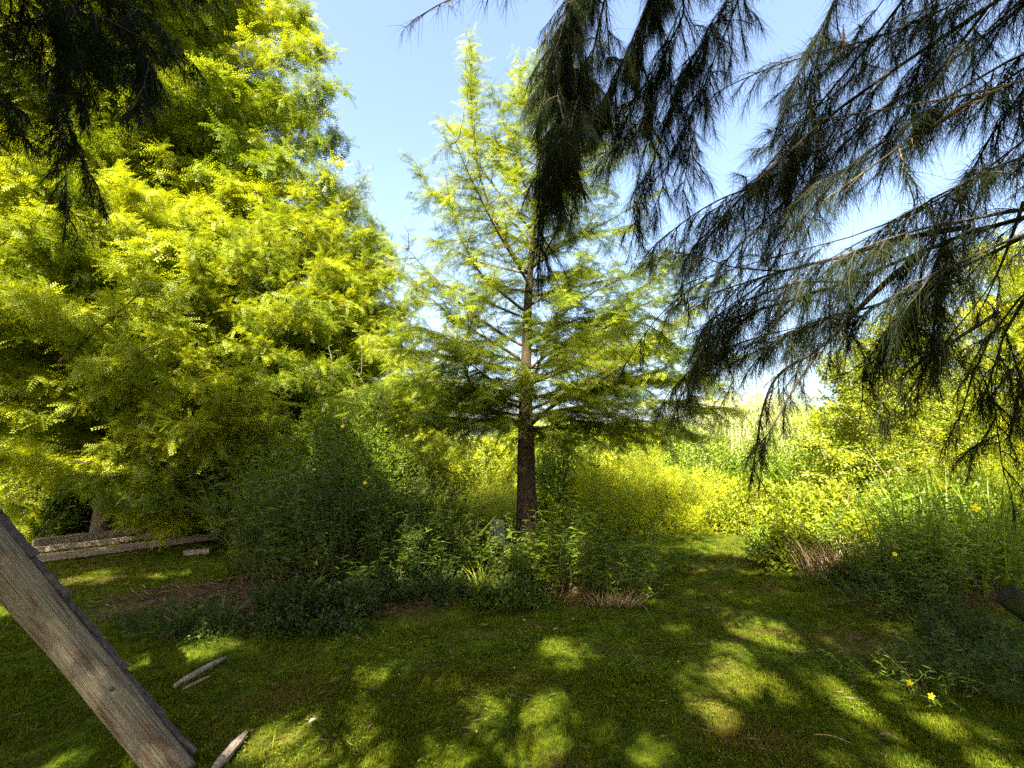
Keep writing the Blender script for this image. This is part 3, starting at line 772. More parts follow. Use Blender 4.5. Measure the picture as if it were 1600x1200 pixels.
def cas_bough(wood, fol, pts, r0, tw_len=.45, step=.05, nst=.015, L=.19, w=.0025, start=.25, prob=.9, sprd=1.0, per=4, down=.4, sub=.5, side=3):
    nside = side
    p = smooth_path(pts, 22); r = np.linspace(r0, max(.003, r0 * .16), len(p))
    tube(wood, p, r, 7, cap=True)
    q = resample(p, step); tan = norm(np.gradient(q, axis=0)); n = len(q)
    for i in range(int(n * start), n):
        if U(0, 1) > prob: continue
        side = norm(np.cross(tan[i], V(0, 0, 1)) + 1e-6) * rng.choice([-1, 1])
        f = .55 + .45 * (1 - i / n)
        d = tan[i] * U(.3, 1.1) + side * U(.1, 1.0) + V(0, 0, U(-.8, .35))
        l = tw_len * U(.5, 1.3) * f
        s = wander(q[i], d, l, 6, .13, -.13)
        base = rng.beta(1.5, 3); nst_ = nst * U(.6, 1.7)
        cas_twig(wood, fol, s, nst_, L, w, base, sprd, per, down)
        if U(0, 1) < sub:
            s2 = wander(s[3], norm(s[3] - s[2]) + rng.standard_normal(3) * .5, l * .6, 5, .12, -.15)
            cas_twig(wood, fol, s2, nst, L, w, base, sprd, per, down)
    s = wander(q[-1], tan[-1], .15, 4, .1, -.15); cas_twig(wood, fol, s, nst, L, w, .3, sprd, per, down)
    for _ in range(nside):
        i = rng.integers(int(n * max(start, .3)), n - 1); sd = norm(np.cross(tan[i], V(0, 0, 1)) + 1e-6) * rng.choice([-1, 1])
        m = wander(q[i], tan[i] + sd * U(.2, .7) + V(0, 0, U(-.4, .15)), U(.5, 1.0), 7, .08, -.05)
        cas_bough(wood, fol, m, r0 * .35, tw_len * .8, step, nst, L, w, .1, prob * .85, sprd, per, down, .2, 0)
def px(*l): return [P(x, y, Y) for x, y, Y in l]

LIT = []                                   # gaps cut into the unseen crowns to drop chosen sun patches on the lawn
for x, y, rx, ry in [(762, 1112, .10, .16), (885, 1022, .22, .24), (862, 1105, .13, .22), (1165, 1062, .22, .25), (1078, 1082, .11, .22), (1185, 985, .20, .34),
                     (470, 1172, .16, .14), (340, 1008, .22, .2), (262, 1030, .18, .2), (940, 1135, .07, .08), 
                     (1040, 940, .22, .18), (1250, 960, .22, .26), (20, 955, .3, .3), (150, 905, .35, .18), (265, 900, .35, .18), (250, 850, .6, .25), (110, 850, .6, .2),
                     (1020, 1180, .12, .2), (600, 1050, .05, .1), (820, 1060, .07, .1), (1300, 1195, .2, .12), (1130, 1130, .1, .12), (100, 1180, .12, .1), (430, 1120, .08, .09),
                     (1120, 900, .3, .25), (1060, 985, .12, .2), (1140, 1010, .14, .2), (1230, 930, .3, .15), (1090, 930, .1, .14), (1020, 1010, .06, .1), (1300, 985, .2, .12), (1220, 1010, .2, .15), (1120, 1110, .2, .14), (700, 1075, .09, .08), (1560, 1030, .2, .12), (960, 905, .3, .15)]:
    g = G(x, y); LIT.append((g[0], g[1], rx * 1.1, ry * 1.1))
BANDS = [[G(x, y)[:2] for x, y in pl] for pl in ([(1250, 1042), (1335, 1038), (1450, 1090), (1540, 1130), (1660, 1205), (1660, 1260), (1450, 1250), (1345, 1150)],
         [(1000, 832), (1130, 838), (1260, 868), (1310, 900), (1260, 908), (1180, 898), (1090, 884), (990, 874)],
         [(1120, 925), (1180, 935), (1260, 975), (1330, 1010), (1300, 1020), (1200, 985), (1120, 950)],
         [(1340, 950), (1400, 960), (1450, 975), (1440, 1000), (1370, 990)])]  # longer gaps cut into the crowns for streaks of sun
def inpoly(x, y, poly):
    c = np.zeros(len(x), bool); n = len(poly)
    for i in range(n):
        (x0, y0), (x1, y1) = poly[i], poly[(i + 1) % n]
        c ^= ((y0 > y) != (y1 > y)) & (x < (x1 - x0) * (y - y0) / (y1 - y0 + 1e-12) + x0)
    return c
TX, TY = -SDIR[0] / SDIR[2], -SDIR[1] / SDIR[2]
LIMX = [-9, -3, -2, -1.5, 0, .4, 1.6, 2.2, 2.8, 3.3, 9]; LIMS = [9.4, 9.6, 9.2, 8.0, 8.0, 9.0, 9.4, 7.4, 6.9, 6.6, 6.3]  # far edge of the shade that the unseen crowns are trimmed to cast
reseed(99); LIT += [(U(-4, 1.4), U(5.4, 8.6), U(.06, .17), U(.08, .2)) for _ in range(26)]  # extra small gaps that let sun flecks onto the bed
def shade_mask(p, loose=0.0):
    """True where needles stay: crowns cut to cast chosen shade and sun patches, clear of the view"""
    x, y, z = p[:, 0], p[:, 1], p[:, 2]; n = len(p)
    gx, gy = x + z * TX, y + z * TY
    ok = gy < np.interp(gx, LIMX, LIMS) + rng.standard_normal(n) * .12
    ok &= (z - CH) > 1.12 * np.maximum(y, 0) + .5
    ok &= z > 2.6
    for a, b, rx, ry in LIT:
        th = np.arctan2(gy - b, gx - a); wob = 1 + .35 * np.sin(2 * th + a * 9) + .3 * np.sin(3 * th + b * 17) + .25 * np.sin(5 * th + a * 7) + .15 * np.sin(9 * th + b * 5)
        ok &= ((gx - a) / rx) ** 2 + ((gy - b) / ry) ** 2 > np.maximum(wob, .12) + loose
    for pl in BANDS: ok &= ~inpoly(gx + .05 * np.sin(gy * 19), gy + .05 * np.sin(gx * 23), pl)
    return ok | ((rng.random(n) < .06) & (z > 3) & ((z - CH) > 1.12 * np.maximum(y, 0) + .5) & (gy < 8))
def shade_canopy(wood, fol, trunk, n, z0, z1, rad, el, seed, w=.034, step=.22, L=.38, tl=1.0):
    """the tree's own crown, mostly behind and above the camera"""
    reseed(seed)
    for p, LL in crown_limbs(trunk, n, z0, z1, rad, el[0], el[1], seed):
        low = (p[:, 2] - CH) < 1.12 * np.maximum(p[:, 1], 0) + .3
        if low.any():
            k = int(np.argmax(low))
            if k < 3: continue
            p = p[:k]
        tube(wood, p, np.linspace(.04, .010, len(p)), 6)
        q = resample(p, step); tan = norm(np.gradient(q, axis=0))
        for i in range(int(len(q) * .15), len(q)):
            for _ in range(3):
                d = tan[i] * U(.2, 1) + rng.standard_normal(3) * .7
                s = wander(q[i], d, tl * U(.5, 1.2), 5, .15, -.12)
                if not shade_mask(s[[2, 5]], -.5).all(): continue
                tube(wood, s, .005, 3, cap=False)
                z = np.repeat(resample(s, .07), 4, 0) + rng.standard_normal((1, 3)) * .02
                d = norm(rng.standard_normal((len(z), 3)) * .5 + V(0, 0, -.7)); ok = shade_mask(z + d * L * .3) & shade_mask(z + d * L); z, d = z[ok], d[ok]; m = len(z)
                if m: needles(fol, z, d, L * U(.6, 1.1, m), w, .2, 1, tints(m, .3, .2))

def right_casuarina():
    reseed(51); base = V(5.6, -1.2, 0)
    t = thing('casuarina_tree', 'dark weeping casuarina whose boughs hang into the upper right of the photo', 'tree', base)
    tr = Acc(); path, r = flare(base - V(0, 0, .1), [V(5.5, -1.2, 3), V(5.3, -1.1, 6), V(5.0, -1.0, 9)], .26, .05)
    tube(tr, path, r, 14, rough=.03); tr.build('trunk', M['casbark'], t, True)
    wood = Acc(); fol = Acc(); gold = Acc()
    A = lambda z: V(5.4, -1.1, z)
    B = [  # boughs: points by place and depth, from the trunk outwards
        ([A(5.6)] + px((1620, -330, 2.0), (1421, 0, 2.7), (1316, 118, 2.9), (1259, 189, 3.0), (1161, 304, 3.2), (1100, 380, 3.3)), .024, {}),
        ([A(5.2)] + px((1750, -140, 1.9), (1573, 0, 2.3), (1475, 54, 2.5), (1364, 128, 2.7), (1256, 209, 2.85), (1127, 337, 3.1), (1085, 385, 3.2)), .030, {}),
        ([A(3.6)] + px((1720, 340, 2.0), (1600, 314, 2.2), (1515, 354, 2.4), (1431, 398, 2.5), (1350, 440, 2.6), (1195, 478, 2.9), (1104, 511, 3.1)), .032, {}),
        (px((1515, 354, 2.4), (1414, 371, 2.5), (1316, 401, 2.7), (1219, 424, 2.8), (1094, 464, 3.0)), .016, {}),
        (px((1438, 400, 2.5), (1397, 427, 2.6), (1330, 494, 2.7), (1279, 548, 2.8), (1212, 582, 2.9), (1190, 640, 2.95), (1177, 730, 3.0)), .018, dict(L=.12, tw_len=.3, side=0)),
        (px((1279, 548, 2.8), (1235, 616, 2.85), (1202, 677, 2.9), (1180, 700, 2.9)), .009, dict(L=.12, tw_len=.25, side=0)),
        ([A(3.3)] + px((1660, 400, 2.1), (1600, 434, 2.3), (1560, 488, 2.4), (1542, 528, 2.4), (1509, 589, 2.5), (1499, 656, 2.5)), .020, dict(L=.13, prob=.5, side=0)),
        (px((1560, 488, 2.4), (1510, 520, 2.4), (1441, 562, 2.5), (1391, 602, 2.55), (1370, 640, 2.6)), .011, dict(L=.12, tw_len=.22, prob=.5, side=0)),
        ([A(5.0)] + px((1660, 40, 2.0), (1586, 142, 2.2), (1526, 243, 2.3), (1472, 354, 2.4), (1450, 430, 2.4), (1465, 510, 2.4)), .014, {}),
        ([A(3.1)] + px((1700, 520, 2.2), (1600, 500, 2.4), (1585, 560, 2.4), (1590, 640, 2.4)), .014, dict(prob=.5, side=0)),
        ([A(6.4)] + px((1250, -420, 2.2), (1080, -120, 2.5), (1002, 0, 2.6), (989, 78, 2.6), (965, 138, 2.6), (938, 165, 2.6)), .018, dict(sub=.9, down=.8, L=.24, sprd=.6, tw_len=.55, per=6, side=7, step=.035)),
        ([A(6.2)] + px((1150, -430, 2.2), (960, -140, 2.4), (900, -40, 2.5), (885, 60, 2.5), (880, 130, 2.5), (875, 160, 2.5)), .014, dict(sub=.9, down=.9, L=.22, sprd=.6, per=6, side=7, step=.035)),
        (px((900, -40, 2.5), (820, -30, 2.5), (740, -14, 2.5), (690, 4, 2.5), (655, 26, 2.5)), .008, dict(tw_len=.2, L=.16, per=2, prob=.8, sub=.1, side=0)),
        ([A(6.0)] + px((1330, -300, 2.3), (1190, -90, 2.6), (1130, 0, 2.7), (1105, 70, 2.8), (1060, 130, 2.8), (1045, 180, 2.8)), .014, dict(sub=.4, down=.7)),
        ([A(6.0)] + px((1440, -300, 2.2), (1340, -80, 2.4), (1310, 0, 2.5), (1270, 60, 2.6), (1240, 130, 2.7), (1225, 170, 2.7)), .014, dict(sub=.4, down=.6)),
        ([A(4.4)] + px((1720, 230, 1.9), (1600, 215, 2.1), (1540, 260, 2.2), (1460, 300, 2.3), (1380, 370, 2.4), (1300, 400, 2.5), (1230, 440, 2.6)), .018, dict(prob=.8)),
        ([A(4.9)] + px((1720, 60, 1.9), (1600, 60, 2.1), (1530, 100, 2.2), (1450, 180, 2.3), (1340, 250, 2.5), (1250, 310, 2.7), (1180, 360, 2.8)), .018, dict(prob=.8)),
        ([A(5.4)] + px((1640, -120, 1.9), (1560, -20, 2.1), (1500, 10, 2.2), (1400, 60, 2.4), (1330, 70, 2.6)), .014, dict(prob=.8)),
        ([A(5.6)] + px((1680, -60, 1.9), (1600, 10, 2.1), (1480, 110, 2.3), (1330, 200, 2.6), (1200, 290, 2.9), (1110, 330, 3.0)), .016, {}),
        ([A(5.2)] + px((1700, 120, 1.9), (1600, 230, 2.1), (1480, 330, 2.4), (1350, 370, 2.6), (1200, 400, 2.8), (1080, 440, 3.0)), .012, dict(prob=.5, side=1)),
        ([A(5.8)] + px((1560, -160, 2.1), (1500, -20, 2.3), (1400, 60, 2.5), (1290, 170, 2.8), (1190, 230, 3.0)), .014, {}),
        (px((1480, 330, 2.4), (1440, 420, 2.4), (1430, 500, 2.45), (1440, 570, 2.5)), .009, dict(prob=.4, side=1)),
        (px((1600, 314, 2.2), (1570, 400, 2.3), (1540, 470, 2.3)), .009, dict(prob=.4, side=1)),
        (px((1500, 440, 2.5), (1440, 450, 2.6), (1360, 480, 2.75), (1280, 500, 2.9), (1200, 540, 3.0)), .010, {}),
        (px((1600, 370, 2.2), (1520, 410, 2.4), (1450, 440, 2.5), (1410, 500, 2.6)), .010, dict(side=2)),
        (px((1350, 440, 2.6), (1250, 440, 2.8), (1160, 470, 3.0), (1110, 500, 3.1)), .008, dict(side=1)),
        (px((1600, 470, 2.3), (1570, 520, 2.4), (1545, 600, 2.5)), .008, dict(side=1, prob=.6)),
        (px((1060, -60, 2.5), (1070, 20, 2.6), (1040, 80, 2.7), (1020, 120, 2.7)), .008, dict(sub=.6, down=.7, start=.1)),
        (px((1170, -60, 2.6), (1150, 10, 2.7), (1125, 70, 2.8), (1105, 120, 2.85)), .008, dict(sub=.5, down=.7, start=.1)),
        (px((960, -60, 2.4), (940, 20, 2.45), (925, 90, 2.5), (905, 160, 2.5), (885, 215, 2.5)), .009, dict(sub=.9, down=.8, per=6, L=.22, side=4, start=.1)),
        (px((1195, 478, 2.9), (1150, 510, 3.0), (1110, 540, 3.1)), .008, dict(side=1)),
    ]
    for pts, r0, kw in B:
        if abs(pts[0][0]) > 4.5: kw = dict(dict(start=.5), **{k: v for k, v in kw.items() if k != 'start'})
        cas_bough(wood, fol, pts, r0, **kw)
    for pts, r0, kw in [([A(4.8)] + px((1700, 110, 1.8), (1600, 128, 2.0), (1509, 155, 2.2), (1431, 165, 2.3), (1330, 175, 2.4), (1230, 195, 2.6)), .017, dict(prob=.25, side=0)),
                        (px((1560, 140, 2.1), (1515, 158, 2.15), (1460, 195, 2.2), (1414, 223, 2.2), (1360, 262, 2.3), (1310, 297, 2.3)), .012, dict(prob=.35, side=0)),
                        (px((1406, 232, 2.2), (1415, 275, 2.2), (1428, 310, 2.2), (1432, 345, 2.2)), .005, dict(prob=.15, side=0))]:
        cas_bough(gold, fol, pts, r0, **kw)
    shade_canopy(wood, fol, path, 44, 3.6, 8.6, lambda f: 4.9 - 1.6 * f, (.0, .6), 52)
    wood.build('branches', M['casbark'], t, True); gold.build('sun_tinted_branch', M['sunlitbark'], t, True)  # second mesh wears the bark tinted to look sunlit
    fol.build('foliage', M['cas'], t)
    dry = Acc(); s = np.array(px((1318, 38, 2.5), (1318, 58, 2.5), (1317, 72, 2.5)))
    cas_twig(dry, dry, s, .006, .08, .003, .5, .35, 4, .8)
    d = dry.build('dead_needle_tuft', M['casdry'], t); d['label'] = 'orange brown tuft of dead needles'
right_casuarina()
def left_casuarina():
    reseed(61); base = V(-4.9, -1.6, 0)
    t = thing('casuarina_tree', 'dark casuarina hanging over the top left corner of the photo', 'tree', base)
    tr = Acc(); path, r = flare(base - V(0, 0, .1), [V(-4.8, -1.6, 3), V(-4.6, -1.5, 6), V(-4.4, -1.4, 9.6)], .26, .05)
    tube(tr, path, r, 14, rough=.03); tr.build('trunk', M['casbark'], t, True)
    wood = Acc(); fol = Acc(); A = lambda z: V(-4.7, -1.5, z)
    B = [([A(4.6)] + px((-150, 90, 2.2), (0, 45, 2.4), (60, 30, 2.5), (110, 8, 2.6), (180, -10, 2.7), (250, -30, 2.8), (320, -10, 2.9)), .016, dict(sub=.7, down=.8, per=5, L=.2, side=5, tw_len=.38)),
         ([A(5.0)] + px((-100, -60, 2.2), (60, -40, 2.4), (120, 20, 2.5), (130, 80, 2.5), (135, 160, 2.5)), .012, dict(sub=.8, down=.9, per=6, tw_len=.38, side=5, start=.1)),
         ([A(5.0)] + px((-60, -90, 2.4), (120, -60, 2.6), (200, -10, 2.7), (225, 40, 2.7), (240, 110, 2.7)), .012, dict(sub=.8, down=.9, per=6, tw_len=.32, side=4, start=.1)),
         ([A(4.2)] + px((-150, 120, 2.2), (-30, 110, 2.3), (10, 130, 2.3), (20, 180, 2.3)), .012, dict(sub=.7, down=.9, per=5, tw_len=.4, side=4, start=.1)),
         ([A(4.2)] + px((-150, 180, 2.2), (-60, 200, 2.3), (0, 190, 2.4), (50, 215, 2.4)), .010, dict(sub=.4, down=.9, tw_len=.3)),
         (px((150, -20, 2.6), (85, 40, 2.7), (90, 110, 2.7), (100, 215, 2.7)), .008, dict(sub=.6, down=.9, per=5, side=2, tw_len=.3, start=.1))]
    for pts, r0, kw in B:
        if abs(pts[0][0]) > 4.5: kw = dict(dict(start=.5), **{k: v for k, v in kw.items() if k != 'start'})
        cas_bough(wood, fol, pts, r0, **kw)
    shade_canopy(wood, fol, path, 48, 3.4, 9.4, lambda f: 5.2 - 1.4 * f, (.0, .6), 62)
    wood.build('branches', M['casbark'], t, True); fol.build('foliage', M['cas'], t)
left_casuarina()
def rear_shade_casuarina():  # added tree, wholly out of view, to throw shade on the lawn
    reseed(71); base = V(.6, -6.0, 0)
    t = thing('casuarina_tree', 'unseen casuarina added behind the viewer to shade the lawn', 'tree', base)
    tr = Acc(); path, r = flare(base - V(0, 0, .1), [V(.6, -6, 4), V(.5, -5.8, 8), V(.4, -5.6, 13)], .3, .05)
    tube(tr, path, r, 14, rough=.03); tr.build('trunk', M['casbark'], t, True)
    wood = Acc(); fol = Acc()
    shade_canopy(wood, fol, path, 56, 4.0, 12.6, lambda f: 5.0 - 2.0 * f, (.0, .6), 72)
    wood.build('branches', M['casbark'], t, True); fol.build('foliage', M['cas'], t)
rear_shade_casuarina()

# ------------------------------------------------------------------ the planted bed
def at(pxx, pyy): return G(pxx, pyy)
stems_plant('shrub', 'large dark feathery shrub with a yellow flower, left part of the bed', at(490, 945) + V(0, .5, 0), 170, (.9, .6), 1.55, 'shrub', NARROW, .085, 46, .45, 101, cat='shrub', branch=4, flowers=1, flsize=.026, start=.08, srad=.005)
stems_plant('shrub', 'dark dense shrub next to the reeds in the left half of the bed', at(600, 945) + V(0, .5, 0), 120, (.8, .5), 1.15, 'shrub', NARROW, .08, 44, .5, 102, cat='shrub', branch=4, flowers=1, flsize=.022, start=.05, srad=.004)
dome_shrub('shrub', 'tall loose shrub with pale leaf tips behind the dark feathery shrub', V(-2.7, 7.2, 0), 1.3, .8, 2.2, 'mid', LANCE, .09, 36000, 103, inner=.4, upw=.9, nst=90, wild=90)
dome_shrub('shrub', 'loose green shrub reaching down to the left end of the bed near the beams', at(425, 900) + V(0, .3, 0), .5, .55, 1.35, 'shrub', LANCE, .085, 14000, 104, inner=.3, nst=70, wild=70)
dome_shrub('ground_cover', 'low dark leafy mound at the left front of the bed', at(470, 978), .8, .3, .26, 'ivy', LEAF, .04, 14000, 105, cat='plant', nst=14, inner=.3)
dome_shrub('ground_cover', 'small mound of round pale leaves below the central trunk', at(790, 955), .5, .22, .26, 'shrub', LEAF, .045, 5000, 106, cat='plant', nst=14, inner=.2)
dome_shrub('ground_cover', 'dark weedy mound under the narrow leaved stems', at(640, 955), .75, .22, .22, 'ivy', LEAF, .035, 8000, 107, cat='plant', nst=14, inner=.2)
dome_shrub('ground_cover', 'dull green weed mound at the bed edge beside the pale sapling', at(300, 985), .55, .4, .18, 'ivy', LEAF, .03, 3600, 108, cat='plant', nst=10, inner=.2)
blade_clump('reed_clump', 'dark upright reeds in the bed left of the central trunk', at(640, 900) + V(0, .6, 0), 600, (.42, .3), 1.15, .016, 'mid', 111, bend=.35, lean=.25)
blade_clump('grass_clump', 'tall sunny yellow green grass clump behind the dark reeds', V(-1.05, 9.1, 0), 3400, (1.15, .6), 1.15, .012, 'brightreed', 112, bend=.55, lean=.35, tint=.6)
blade_clump('grass_tuft', 'arching pale strap leaves in front of the trunk at the bed edge', at(750, 950), 34, .07, .5, .012, 'brightreed', 113, bend=.8, tint=.1)
blade_clump('grass_tuft', 'green strap grass tuft at the left front of the bed', at(455, 975), 60, .12, .42, .011, 'reed', 114, bend=.8)
blade_clump('grass_tuft', 'thin arching grass tuft beside the pale leaved sapling', at(345, 985), 40, .1, .4, .009, 'reed', 115, bend=.9)
blade_clump('grass_tuft', 'dry straw coloured tuft sticking out of the dark bed edge', at(650, 955), 30, .1, .38, .007, 'dry', 116, bend=.8, lean=.7)
blade_clump('grass_tuft', 'dry grass tuft at the right end of the bed', at(960, 950), 120, (.28, .08), .2, .006, 'dry', 117, bend=.7, lean=.6)
blade_clump('grass_tuft', 'dry grass tuft between trunk and bed edge', at(860, 945), 100, (.3, .1), .18, .006, 'dry', 118, bend=.7, lean=.6)
stems_plant('willowherb', 'clump of tall narrow leaved stems right of the trunk at the end of the bed', at(945, 930), 60, (.6, .3), 1.1, 'mid', NARROW, .095, 34, .35, 121, srad=.004, branch=2)
stems_plant('willowherb', 'narrow leaved stems directly right of the trunk foot', at(880, 930), 40, (.35, .22), .75, 'mid', NARROW, .085, 30, .35, 122, branch=2)
stems_plant('seedling_patch', 'broad leaved seedlings climbing at the foot of the central trunk', at(825, 935), 44, (.36, .2), .6, 'mid', OVAL, .07, 20, .5, 123, branch=2)
stems_plant('seedling_patch', 'dark broad leaved seedlings left of the central trunk', at(725, 925), 30, (.33, .22), .5, 'shrub', OVAL, .075, 20, .4, 124, branch=2)
stems_plant('sapling', 'small sapling with pale green leaves at the left end of the bed', at(310, 975), 3, .03, .3, 'mid', OVAL, .075, 12, .35, 125, branch=1, start=.4, srad=.003)
stems_plant('weed', 'fresh green weed with narrow leaves in front of the dark shrub', at(535, 930), 7, .08, .55, 'mid', NARROW, .08, 22, .3, 126, branch=1)

def stump(name, label, c, r, h, mat, seed):
    reseed(seed); t = thing(name, label, 'stump', c); a = Acc(); n = 14
    p = [c - V(0, 0, .05), c + V(0, 0, h * .3), c + V(.02, 0, h * .7), c + V(.03, 0, h)]
    tube(a, p, [r * 1.35, r * 1.1, r, r * .9], n, rough=.08); a.build('wood', M[mat], t)
stump('tree_stump', 'pale broken stump left of the central trunk in the sun', V(-.27, 8.1, 0), .12, .4, 'palebark', 131)
stump('tree_stump', 'dark leaning stump hidden in leaves just left of the trunk foot', at(792, 905), .07, .28, 'moss', 132)

# ------------------------------------------------------------------ bushes beyond the lawn
bushes = [
    ('bright yellow dome shaped bush at the far end of the lawn', (3.05, 9.0), 1.0, .7, .82, 'gold', LANCE, .07, 22000),
    ('low yellow bush to the right of the dome shaped one', (4.4, 8.7), .8, .55, .62, 'yell', LEAF, .06, 16000),
    ('yellow green bush touching the round leaved shrub at the lawn corner', (5.1, 7.9), .7, .6, .72, 'mid', LANCE, .06, 14000),
    ('dark leafy bush behind the yellow dome at its left', (2.2, 11.2), 1.1, .8, 1.35, 'yell', LEAF, .08, 12000),
    ('green bush right behind the yellow dome below the willow', (4.7, 11.3), 1.2, .8, 1.15, 'mid', LEAF, .08, 12000),
    ('green bush under the hanging bough tips', (6.6, 11.6), 1.4, .8, 1.35, 'mid', LEAF, .08, 12000),
    ('loose bush with dark gaps just right of the central trunk', (.95, 9.8), .45, .4, 1.25, 'mid', LEAF, .07, 9000),
    ('pale sunny bush right of the central trunk behind the stems', (1.75, 9.6), .9, .6, 1.05, 'gold', LANCE, .07, 12000),
    ('bright green bush left of the central trunk above the stump', (-.55, 9.8), .9, .6, 1.15, 'gold', LEAF, .07, 10000),  # brighter leaf colour stands in for sun behind the tree
    ('green bush above the sunny grass clump', (-1.9, 10.6), 1.2, .6, 1.75, 'yell', LEAF, .075, 12000),  # leaf colour brightened here too, in place of sunlight
    ('pale feathery bush reaching up left of the central crown', (-2.1, 12.4), 1.2, .8, 3.0, 'pale', LANCE, .09, 22000),
    ('tall pale reedy bush far behind the central trunk', (.6, 14.0), 1.8, 1.0, 2.1, 'yell', LANCE, .11, 16000),
    ('tall pale bush in the distance right of the central trunk', (2.9, 14.5), 1.8, 1.0, 1.75, 'yell', LANCE, .11, 14000),
    ('distant bush below the white gap of sky', (5.2, 15.0), 1.7, 1.0, 1.45, 'mid', LEAF, .10, 9000),
    ('distant bush right of the willow', (9.8, 13.8), 1.8, 1.2, 2.1, 'yell', LEAF, .10, 12000),
    ('sunny bush behind the young tree', (7.0, 8.0), 1.5, 1.0, 2.4, 'yell', LEAF, .08, 24000),
    ('pale bush at the right edge above the reeds', (8.3, 7.2), 1.4, .9, 2.1, 'gold', LANCE, .08, 14000),
]
for i, (lab, (x, y), rx, ry, h, mat, tpl, lf, n) in enumerate(bushes):
    dome_shrub('bush', lab, V(x * 1.07, y * 1.07, 0), rx * 1.12, ry * 1.1, h * 1.12, mat, tpl, lf * 1.1, int(n * 1.5), 200 + i, cat='bush', group='bushes beyond the lawn', inner=.5, upw=.6, nst=24)
under = [
    ('dark understory bush left of the sunlit trunk foot', (-8.5, 9.3), 1.2, .7, 1.7, 'shrub', LEAF, .07, 14000),
    ('dark understory bush right of the sunlit trunk foot', (-6.1, 9.2), 1.1, .7, 1.8, 'shrub', LEAF, .07, 14000),
    ('low bush at the left edge behind the leaning log', (-10.6, 9.2), 1.2, .8, 1.5, 'mid', LANCE, .1, 8000),
    ('fern like bush with sunny fronds at the left edge above the beams', (-8.3, 8.3), .6, .4, .55, 'mid', NARROW, .12, 1600),
    ('small leafy bush behind the end of the timber beams', (-5.2, 8.9), .8, .5, .8, 'mid', LEAF, .06, 7000),
]
for i, (lab, (x, y), rx, ry, h, mat, tpl, lf, n) in enumerate(under):
    dome_shrub('bush', lab, V(x, y, 0), rx, ry, h, mat, tpl, lf, n, 240 + i, cat='bush', group='bushes under the left cypresses', inner=.4, nst=20)
def far_wood():
    reseed(90); a = Acc(); n = 170000
    x = U(-60, 60, n); y = U(22, 34, n) ; k = np.sin(x * .35) + np.sin(x * .13 + 1) + .6 * np.sin(x * .9)
    top = 2.1 + .35 * k + np.where(x < -4, 2.2, 0) + np.where(x > 14, 1.6, 0)
    z = top * U(0, 1, n) ** .7
    d = norm(rng.standard_normal((n, 3)))
    a.inst(LEAF, np.stack([x, y, z + .1], 1), frames(d), U(.2, .42, n), tints(n))
    o = a.build('far_woodland', M['yell']); tag(o, 'distant pale green woodland edge along the horizon', 'woodland', None, 'stuff')
far_wood()

# ------------------------------------------------------------------ right hand bed
dome_shrub('shrub', 'round leaved shrub with yellow lit leaves at the corner of the lawn', at(1355, 905) + V(.1, .45, 0), .95, .65, 1.05, 'yell', OVAL, .06, 20000, 301, inner=.45, nst=40, stemmat='dry')
dome_shrub('shrub', 'green leafy shrub under the young tree', at(1290, 905) + V(.1, .5, 0), .6, .45, .7, 'mid', LEAF, .055, 10000, 302, inner=.4, nst=24, stemmat='dry')
blade_clump('reed_clump', 'broad grey green reeds behind the yellow flowers on the right', V(5.0, 5.4, 0), 170, (1.0, .5), 1.3, .024, 'mid', 303, bend=.3, lean=.25, tint=.7)
blade_clump('reed_clump', 'sunlit pale reeds at the right edge of the photo', V(6.5, 6.2, 0), 260, (1.0, .5), 1.5, .02, 'mid', 304, bend=.35, lean=.3, tint=.3)
blade_clump('dry_stem_clump', 'brown dry stems at the foot of the round leaved shrub', at(1345, 925) + V(.1, .3, 0), 420, (.55, .25), .5, .007, 'dry', 305, bend=.3, lean=.5)
stems_plant('water_primrose', 'bushy plant with yellow flowers at the right edge in front of the reeds', at(1520, 960) + V(.25, .35, 0), 130, (.95, .45), .95, 'mid', NARROW, .08, 44, .4, 306, flowers=4, branch=3, flsize=.042)
stems_plant('water_primrose', 'darker leafy stems with one yellow flower below the round leaved shrub', at(1440, 965) + V(0, .1, 0), 90, (.55, .28), .55, 'shrub', NARROW, .055, 30, .5, 307, flowers=1, branch=3, flsize=.025)
stems_plant('water_primrose', 'sprawling stems with a yellow flower low over the right lawn', at(1460, 1085), 12, (.22, .12), .42, 'mid', NARROW, .05, 20, 1.3, 308, flowers=2, branch=2, start=.3, flsize=.021)
stems_plant('water_primrose', 'thin creeping stems reaching left over the sunny lawn patch', at(1375, 1050), 8, (.15, .08), .4, 'mid', NARROW, .04, 22, 1.6, 309, branch=2, start=.3)
stems_plant('water_primrose', 'loose dark stems at the right edge of the lawn', at(1560, 1060), 90, (.5, .3), .36, 'shrub', NARROW, .045, 24, .9, 310, branch=2, flowers=1, flsize=.03)
dome_shrub('ground_cover', 'dark creeping weeds along the right border', at(1540, 1020) + V(.1, .2, 0), .6, .45, .2, 'ivy', LANCE, .05, 5000, 311, cat='plant', nst=14, inner=.2)
def mossy_log():
    reseed(320); c = P(1600, 950, 2.7)
    t = thing('mossy_log', 'dark mossy log end at the right edge of the photo', 'log', V(c[0] + .3, 2.8, 0)); a = Acc()
    p = smooth_path([V(c[0] - .04, 2.75, c[2] + .06), V(c[0] + .3, 2.6, .5), V(c[0] + .9, 2.35, .04)], 8)
    fibre_tube('wood', M_MOSS, t, resample(p, .04), np.linspace(.06, .15, len(resample(p, .04))), 40, .03, .06, 7, 8)
mossy_log()

